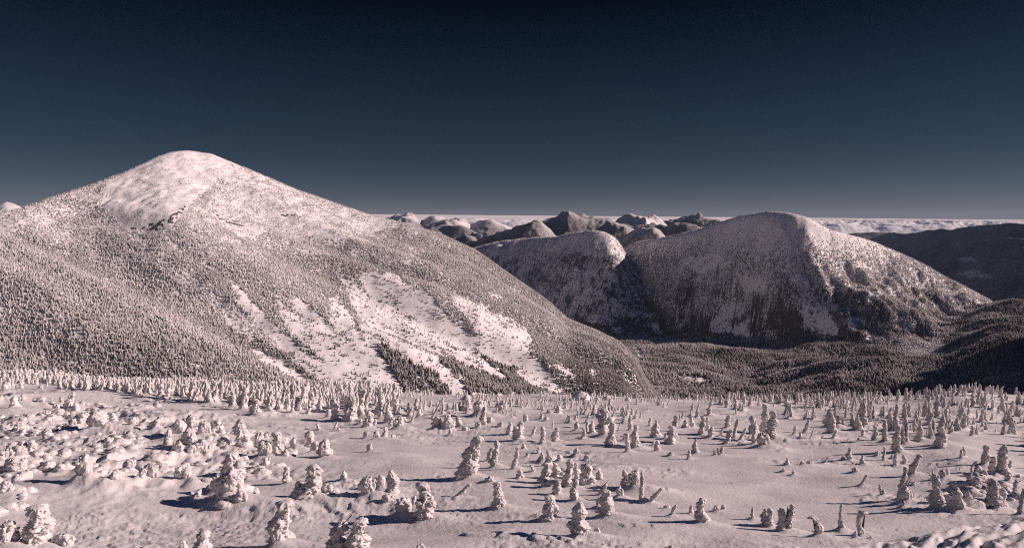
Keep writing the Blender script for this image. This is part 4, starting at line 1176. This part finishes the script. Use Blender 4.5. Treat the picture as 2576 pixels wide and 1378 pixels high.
# ------------------------------------------------------------------ rime crowns
import bmesh
def ico(sub):
    bm = bmesh.new(); bmesh.ops.create_icosphere(bm, subdivisions=sub, radius=1.0)
    v = np.array([p.co[:] for p in bm.verts]); f = np.array([[q.index for q in fc_.verts] for fc_ in bm.faces]); bm.free()
    return v, f
ICO = {1: ico(1), 2: ico(2), 3: ico(3), 4: ico(4), 5: ico(5)}

def billow(p, k, seed):
    """rounded swellings with creases between them"""
    return .42 - np.abs(perlin3(p[:, 0] * k[0], p[:, 1] * k[1], p[:, 2] * k[2], seed)) * 1.7

def blob(sub, seed, combed=.5):
    v, f = ICO[sub]
    r = np.random.default_rng(seed); o = r.uniform(-50, 50, 3); p = v + o
    d = billow(p, (1.2, 1.4, 1.5), seed) * .34 + perlin3(p[:, 0] * .8, p[:, 1] * .8, p[:, 2] * .8, seed + 1) * .3
    if sub > 2:
        d = d + billow(p, (1.6, 3.4, 4.6), seed + 2) * .17 * (1 + combed) + billow(p, (4.5, 5, 6.5), seed + 3) * .07
    if sub > 3:
        d = d + perlin3(p[:, 0] * 5, p[:, 1] * 11, p[:, 2] * 15, seed + 4) * .05
    q = v * (1 + d)[:, None]
    # feathers combed into the wind, which blows from the left
    w = np.clip(-v[:, 0], 0, 1) ** 1.5
    q[:, 0] -= w * np.clip(d, 0, 1) * 1.0 * combed
    return q, f

BL = {}
def blob_c(sub, k):
    if (sub, k) not in BL:
        BL[sub, k] = blob(sub, 700 + 13 * k + sub)
    return BL[sub, k]

def crown_mesh(form, H, Wd, lean, seed, lod):
    r = np.random.default_rng(seed)
    R0 = Wd / 2
    if form == 'F':
        A1 = crown_mesh('C', H, Wd * .55, lean + Wd * .10, seed + 1, lod); A2 = crown_mesh('S', H * .82, Wd * .58, lean - Wd * .25, seed + 2, lod)
        A1[0][:, 0] += Wd * .20; A2[0][:, 0] -= Wd * .20
        return np.concatenate([A1[0], A2[0]]), np.concatenate([A1[1], A2[1] + len(A1[0])])
    Vs, Fs, off = [], [], 0
    def put(c, s, sub):
        nonlocal off
        v, f = blob_c(sub, int(r.integers(0, 22)))
        a = r.normal(0, .5); ca, sa = math.cos(a), math.sin(a)
        v = np.stack([v[:, 0] * ca - v[:, 1] * sa, v[:, 0] * sa + v[:, 1] * ca, v[:, 2]], 1) * s + c
        Vs.append(v); Fs.append(f + off); off += len(v)
    if form in 'MH':
        core = {0: 4, 1: 4, 2: 3, 3: 2}[lod]
        n = {0: 9, 1: 7, 2: 5, 3: 2}[lod]
        asp = Wd / max(H, .05)
        if asp < 1.1: n = max(2, n - 2)
        for i in range(n):
            q = 0 if i == 0 else r.uniform(.35, .75); a = r.uniform(0, 6.283)
            s = R0 * (r.uniform(.5, .7) if i == 0 else r.uniform(.24, .50))
            hh = H * (1.0 if i == 0 else r.uniform(.40, .95))
            x0 = math.cos(a) * q * R0 + lean * hh / H * .5; y0 = math.sin(a) * q * R0 * .75
            put(np.array([x0, y0, hh * .36]), np.array([s, s * .85, hh * .52]), core)
        for i in range({0: 12, 1: 7, 2: 3, 3: 0}[lod]):
            a = r.uniform(0, 6.283); q = r.uniform(.2, .85); s = R0 * r.uniform(.12, .26)
            put(np.array([math.cos(a) * q * R0, math.sin(a) * q * R0 * .8, H * .8 * math.sqrt(1 - q * q)]), np.array([s * 1.2, s, min(s * .8, H * .3)]), max(core - 1, 1))
        return np.concatenate(Vs), np.concatenate(Fs)
    nth, ntt = {0: (60, 84), 1: (34, 44), 2: (16, 18), 3: (9, 9)}[lod]
    ph, f1, f2 = r.uniform(0, 6), r.uniform(.85, 1.5), r.uniform(0, 6)
    ly = r.uniform(-.10, .10) * H
    t = np.linspace(-.07, 1, ntt)
    th = np.arange(nth) * 2 * math.pi / nth
    tc = np.clip(t, 0, 1)
    wob = .055 * H * np.sin(t * 5 + ph) * min(1, Wd / H * 2.2)
    ax = lean * tc + wob * (form in 'CSFK'); ay = ly * tc + wob * .5; az = H * t
    if form == 'B':
        ax = lean * tc ** 2.2 + .14 * H * np.sin(tc * 3.0) * (-1 if lean > 0 else 1); az = H * (t - .10 * np.clip(t, 0, 1) ** 2)
    if form == 'L':
        ax = lean * tc ** .9
    nb = {'C': 2.2, 'S': 1.5}.get(form, 2.0) * f1
    if form == 'C': R = .92 - .36 * tc + .11 * np.sin(tc * 6.28 * nb + f2)
    elif form == 'Q': R = 1.02 - .60 * tc + .06 * np.sin(tc * 16 + f2)
    elif form == 'P': R = .72 - .32 * tc + .10 * np.sin(tc * 14 + f2)
    elif form == 'K': R = 1.05 - .80 * tc + .10 * np.sin(tc * 12 + f2)
    elif form == 'L': R = .82 - .26 * tc + .12 * np.sin(tc * 10 + f2)
    elif form == 'B': R = .62 - .22 * tc + .16 * np.sin(tc * 8 + f2) + .35 * sstep(.78, .9, tc)
    else: R = 1.0 - .50 * tc + .15 * np.sin(tc * 6.28 * nb + f2)
    R = np.maximum(R, .18) * (1 + .12 * sstep(.15, 0, tc))
    cap = .07
    R = R * np.sqrt(np.clip(1 - np.clip((t - (1 - cap)) / cap, 0, 1) ** 2, 0.0004, 1))
    T, TH = np.meshgrid(t, th, indexing='ij')
    sl = H / Wd
    o = r.uniform(-40, 40, 3)
    p = np.stack([np.cos(TH) * .5 + o[0], np.sin(TH) * .5 + o[1], T * sl + o[2]], -1).reshape(-1, 3)
    d = billow(p, (1.9, 1.9, 1.7), seed) * .46 + perlin3(p[:, 0] * 1.1, p[:, 1] * 1.1, p[:, 2] * .9, seed + 1) * .30
    d = d + billow(p, (2.6, 2.8, 5.0), seed + 2) * .36
    if lod < 2:
        d = d + billow(p, (5.0, 5.6, 9.5), seed + 3) * .32
    if lod < 1:
        d = d + billow(p, (10, 10, 17), seed + 4) * .22
    d = d.reshape(T.shape)
    RR = R[:, None] * R0 * np.clip(1 + d, .25, 1.9)
    wd = np.clip(-np.cos(TH), 0, 1) ** 1.5
    x = ax[:, None] + RR * np.cos(TH) - wd * np.clip(d, 0, 1) * R0 * .55 * R[:, None]
    y = ay[:, None] + RR * np.sin(TH)
    z = az[:, None] - np.clip(d, -.2, 1) * R0 * .30 * (tc[:, None] < .96)
    V = np.stack([x, y, z], -1).reshape(-1, 3)
    i = np.arange(ntt - 1)[:, None] * nth; j = np.arange(nth)[None]; j2 = (j + 1) % nth
    q = np.stack([i + j, i + j2, i + nth + j2, i + nth + j], -1).reshape(-1, 4)
    F3 = np.concatenate([q[:, [0, 1, 2]], q[:, [0, 2, 3]]])
    Vs.append(V); Fs.append(F3); off += len(V)
    nk = {'C': 9, 'S': 16, 'K': 16, 'Q': 12, 'P': 2, 'L': 9, 'B': 10}[form]
    nk = {0: int(nk * 1.6), 1: nk, 2: nk // 3, 3: 0}[lod]
    for k in range(nk):
        tt = r.uniform(.04, .85); m = int(np.clip((tt + .07) / 1.07 * (ntt - 1), 0, ntt - 1)); q_ = R[m] * R0
        a = r.uniform(0, 6.283) if r.uniform() < .6 else math.pi + r.normal(0, .6)
        s = q_ * (r.uniform(.38, .6) if k < 3 else r.uniform(.14, .34))
        put(np.array([ax[m] + math.cos(a) * q_ * .95, ay[m] + math.sin(a) * q_ * .85, az[m] + .0]), np.array([s * 1.15, s, s * r.uniform(.55, .9)]), {0: 3, 1: 3, 2: 2, 3: 1}[lod])
    return np.concatenate(Vs), np.concatenate(Fs)

def trunk_mesh(H, Wd, lean, seed, twig):
    r = np.random.default_rng(seed + 5)
    Vs, Fs, off = [], [], 0
    def tube(P, r0, r1, sides=6):
        nonlocal off
        P = np.array(P); n = len(P)
        for i, p in enumerate(P):
            tdir = P[min(i + 1, n - 1)] - P[max(i - 1, 0)]; tdir = tdir / (np.linalg.norm(tdir) + 1e-9)
            s = np.cross(tdir, [.3, .9, .2]); s /= np.linalg.norm(s); b = np.cross(tdir, s)
            q = r0 + (r1 - r0) * i / (n - 1)
            for j in range(sides):
                an = j * 2 * math.pi / sides
                Vs.append(p + q * (math.cos(an) * s + math.sin(an) * b))
        for i in range(n - 1):
            for j in range(sides):
                a0 = off + i * sides + j; a1 = off + i * sides + (j + 1) % sides
                Fs.append((a0, a1, a1 + sides, a0 + sides))
        off += n * sides
    tube([(lean * t, 0, -.15 + (H * .93 + .15) * t) for t in np.linspace(0, 1, 6)], min(.07, .12 * Wd) + .02, .015)
    k = 5 if twig else 0
    for i in range(k):
        t = r.uniform(.35, .85); a = r.uniform(0, 6.283)
        d = np.array([math.cos(a), math.sin(a) * .6, r.uniform(.1, .8)]); ln = Wd * r.uniform(.55, .85)
        p0 = np.array([lean * t, 0, H * t]); p1 = p0 + d * ln * .6; p2 = p0 + d * ln + np.array([r.normal(0, .08), r.normal(0, .08), r.uniform(-.05, .12)])
        tube([p0, p1, p2], .024, .010, 5)
        tube([p1, p1 + np.array([r.normal(0, .18), r.normal(0, .18), .2])], .013, .007, 4)
    return np.array(Vs), np.array(Fs)

WORD = {'C': 'spruce', 'S': 'spruce', 'M': 'bush', 'L': 'spruce', 'K': 'spruce', 'F': 'spruce', 'B': 'spruce', 'P': 'pole', 'Q': 'spruce', 'H': 'hummock'}
def build_tree(t, i, label, group):
    x, y = t['x'], t['D']
    z = float(gsample(np.array([x]), np.array([y]), GZ)[0]) - .06
    name = {'M': 'rime_bush', 'H': 'snow_hummock', 'P': 'rime_pole'}.get(t['form'], 'rime_tree')
    e = bpy.data.objects.new(name, None); e.location = (x, y, z); e.empty_display_size = .3
    e['label'] = label; e['category'] = {'rime_bush': 'bush', 'snow_hummock': 'hummock', 'rime_pole': 'tree', 'rime_tree': 'tree'}[name]; e['group'] = group
    COL.objects.link(e)
    hpx = t['H'] / y * F
    lod = 0 if hpx > 21 else 1 if hpx > 11 else 2
    V, Fc = crown_mesh(t['form'], t['H'] , t['Wd'] * {'M': 1.08, 'H': 1.0, 'S': .95, 'F': .95, 'Q': .9}.get(t['form'], .85), t['lean'], 1000 + i * 7, lod)
    link('crown', fast_mesh('crown', V, [Fc]), M_RIME, e)
    V, Fc = trunk_mesh(t['H'], t['Wd'], t['lean'], 1000 + i * 7, t.get('twig', False))
    link('trunk', fast_mesh('trunk', V, [Fc]), M_WOOD, e)
    return e

for i, t in enumerate(TL):
    build_tree(t, i, t['label'], 'rime-covered trees on the snow plateau')

# the crowd: the largest as trees of their own until 300 stand there, the rest together
CRD.sort(key=lambda t: -t['H'] * t['Wd'] / t['D'] ** 2)
inv = [t for t in CRD if 2 < t['u'] < 1022]
single = inv[:max(0, 300 - len(TL))]
sid = set(id(t) for t in single)
for i, t in enumerate(single):
    xk = t['u'] / K
    if xk < 1000: lab, g = 'rime-plastered spruce, one of the crowded row under the big forested mountain', 'rime trees in the crowded left row'
    elif xk < 1750: lab, g = 'low rime-plastered spruce among the crowd in the middle of the plateau', 'rime trees in the crowded middle'
    else: lab, g = 'rime-plastered spruce inside the crowded wood on the right of the plateau', 'rime trees in the crowded right wood'
    build_tree(t, 500 + i, lab, g)
rest = [t for t in CRD if id(t) not in sid]
PV = {}
Vs, Fs, off = [], [], 0
for i, t in enumerate(rest):
    hpx = t['H'] / t['D'] * F
    lod = 1 if hpx > 6 else 2
    key = (t['form'], int(tr_.integers(0, 9)), lod)
    if key not in PV:
        PV[key] = crown_mesh(key[0], 1.0, {'C': .36, 'P': .2, 'K': .5, 'S': .46, 'M': 1.0}[key[0]], tr_.uniform(-.1, .3), 9000 + len(PV), lod)
    v, f = PV[key]
    z = float(gsample(np.array([t['x']]), np.array([t['D']]), GZ)[0]) - .08
    a = tr_.uniform(-.5, .5); ca, sa = math.cos(a), math.sin(a)
    hh = t['H'] * (.6 if key[0] == 'M' else 1.0)
    wv = t['Wd'] / {'C': .36, 'P': .2, 'K': .5, 'S': .46, 'M': 1.0}[key[0]] * (.6 if key[0] == 'P' else 1)
    p = np.stack([(v[:, 0] * ca - v[:, 1] * sa) * wv + t['x'], (v[:, 0] * sa + v[:, 1] * ca) * wv + t['D'], v[:, 2] * hh + z], 1)
    Vs.append(p); Fs.append(f + off); off += len(p)
if Vs:
    link('rime_forest', fast_mesh('rime_forest', np.concatenate(Vs), [np.concatenate(Fs)]), M_RIME, kind='stuff', label='mass of small rime-plastered spruces along the plateau edge')

# half-buried scrub about the feet of the left clusters, grown together under the rime
SCR = [[(-60, 1040), (180, 1045), (330, 1085), (430, 1150), (400, 1215), (330, 1230), (200, 1180), (90, 1190), (60, 1290), (-60, 1300)],
       [(440, 1070), (560, 1060), (720, 1100), (740, 1150), (660, 1200), (640, 1290), (560, 1285), (500, 1200), (430, 1150)],
       [(100, 1000), (400, 1015), (420, 1060), (150, 1050)], [(860, 1020), (1000, 1030), (1010, 1060), (840, 1050)], [(1370, 1150), (1500, 1180), (1480, 1240), (1380, 1220)], [(2330, 1240), (2560, 1220), (2570, 1270), (2400, 1280)]]
Vs, Fs, off = [], [], 0
while len(Vs) < 560:
    u = tr_.uniform(-25, 1022); v = tr_.uniform(395, 520)
    if not any_poly(np.array([u / K]), np.array([v / K]), SCR)[0]: continue
    d = ground_hit(u, v)
    if d is None: continue
    x = (u - CX) / F * d
    if perlin(np.array([x / 3.0]), np.array([d / 3.5]), 611)[0] < -.05: continue
    s = tr_.uniform(.10, .34) * (1.5 if tr_.uniform() < .15 else 1)
    bv, bf = blob_c(3 if s > .25 else 2, int(tr_.integers(0, 22)))
    z = float(gsample(np.array([x]), np.array([d]), GZ)[0])
    Vs.append(bv * np.array([s * tr_.uniform(1.0, 1.9), s, s * tr_.uniform(.6, 1.0)]) + np.array([x, d, z + s * tr_.uniform(-.1, .35)])); Fs.append(bf + off); off += len(bv)
link('rime_scrub', fast_mesh('rime_scrub', np.concatenate(Vs), [np.concatenate(Fs)]), M_RIME, kind='stuff', label='low half-buried rimed scrub grown together on the snow')

# rounded rime-covered rocks on the edge of the plateau
for (cx0, cy0, w_, h_, lab) in ((690, 128, 190, 80, 'large rounded rock under rime on the plateau edge'), (960, 130, 100, 36, 'low rounded rock under rime, right of the large one'), (1165, 132, 60, 36, 'smallest rounded rock under rime, among the edge trees')):
    u = (1600 + cx0 / 3.22) * .32
    d = 121.0; x = (u - CX) / F * d; s = d / F
    wv, hv = w_ / 3.22 * .32 * s, h_ / 3.22 * .32 * s
    v, f = ICO[4]
    q = v.copy()
    nn = np.array([mnoise.noise(Vector(p) * 1.6 + Vector((u, 0, 0))) * .18 + mnoise.noise(Vector(p) * 6) * .05 for p in v])
    q = q * (1 + nn)[:, None] * np.array([wv / 2, wv / 2 * .8, hv])
    z = float(gsample(np.array([x]), np.array([d]), GZ)[0])
    q[:, 2] += .05
    o = link('rock', fast_mesh('rock', q, [f]), M_RIME, label=lab, category='rock', group='rounded rocks on the plateau edge')
    o.location = (x, d, z)

# ------------------------------------------------------------------ the thin winter air over the whole land
hx, y0_, y1_, z0_, z1_ = 29700.0, -29700.0, 29720.0, -762.0, 215.0
hv = np.array([(x, y, z) for z in (z0_, z1_) for y in (y0_, y1_) for x in (-hx, hx)])
hf = np.array([(0, 2, 3, 1), (4, 5, 7, 6), (0, 1, 5, 4), (2, 6, 7, 3), (0, 4, 6, 2), (1, 3, 7, 5)])
hm = bpy.data.materials.new('winter_air'); hm.use_nodes = True
hn = hm.node_tree.nodes; hn.remove(hn['Principled BSDF'])
pv = hn.new('ShaderNodeVolumePrincipled')
pv.inputs['Color'].default_value = (.52, .72, 1.0, 1)
pv.inputs['Density'].default_value = 1.1e-5
hm.node_tree.links.new(pv.outputs[0], hn['Material Output'].inputs['Volume'])
link('haze', fast_mesh('haze', hv, [hf], smooth=False), hm, kind='stuff', label='thin bluish winter air over the valley and hills')
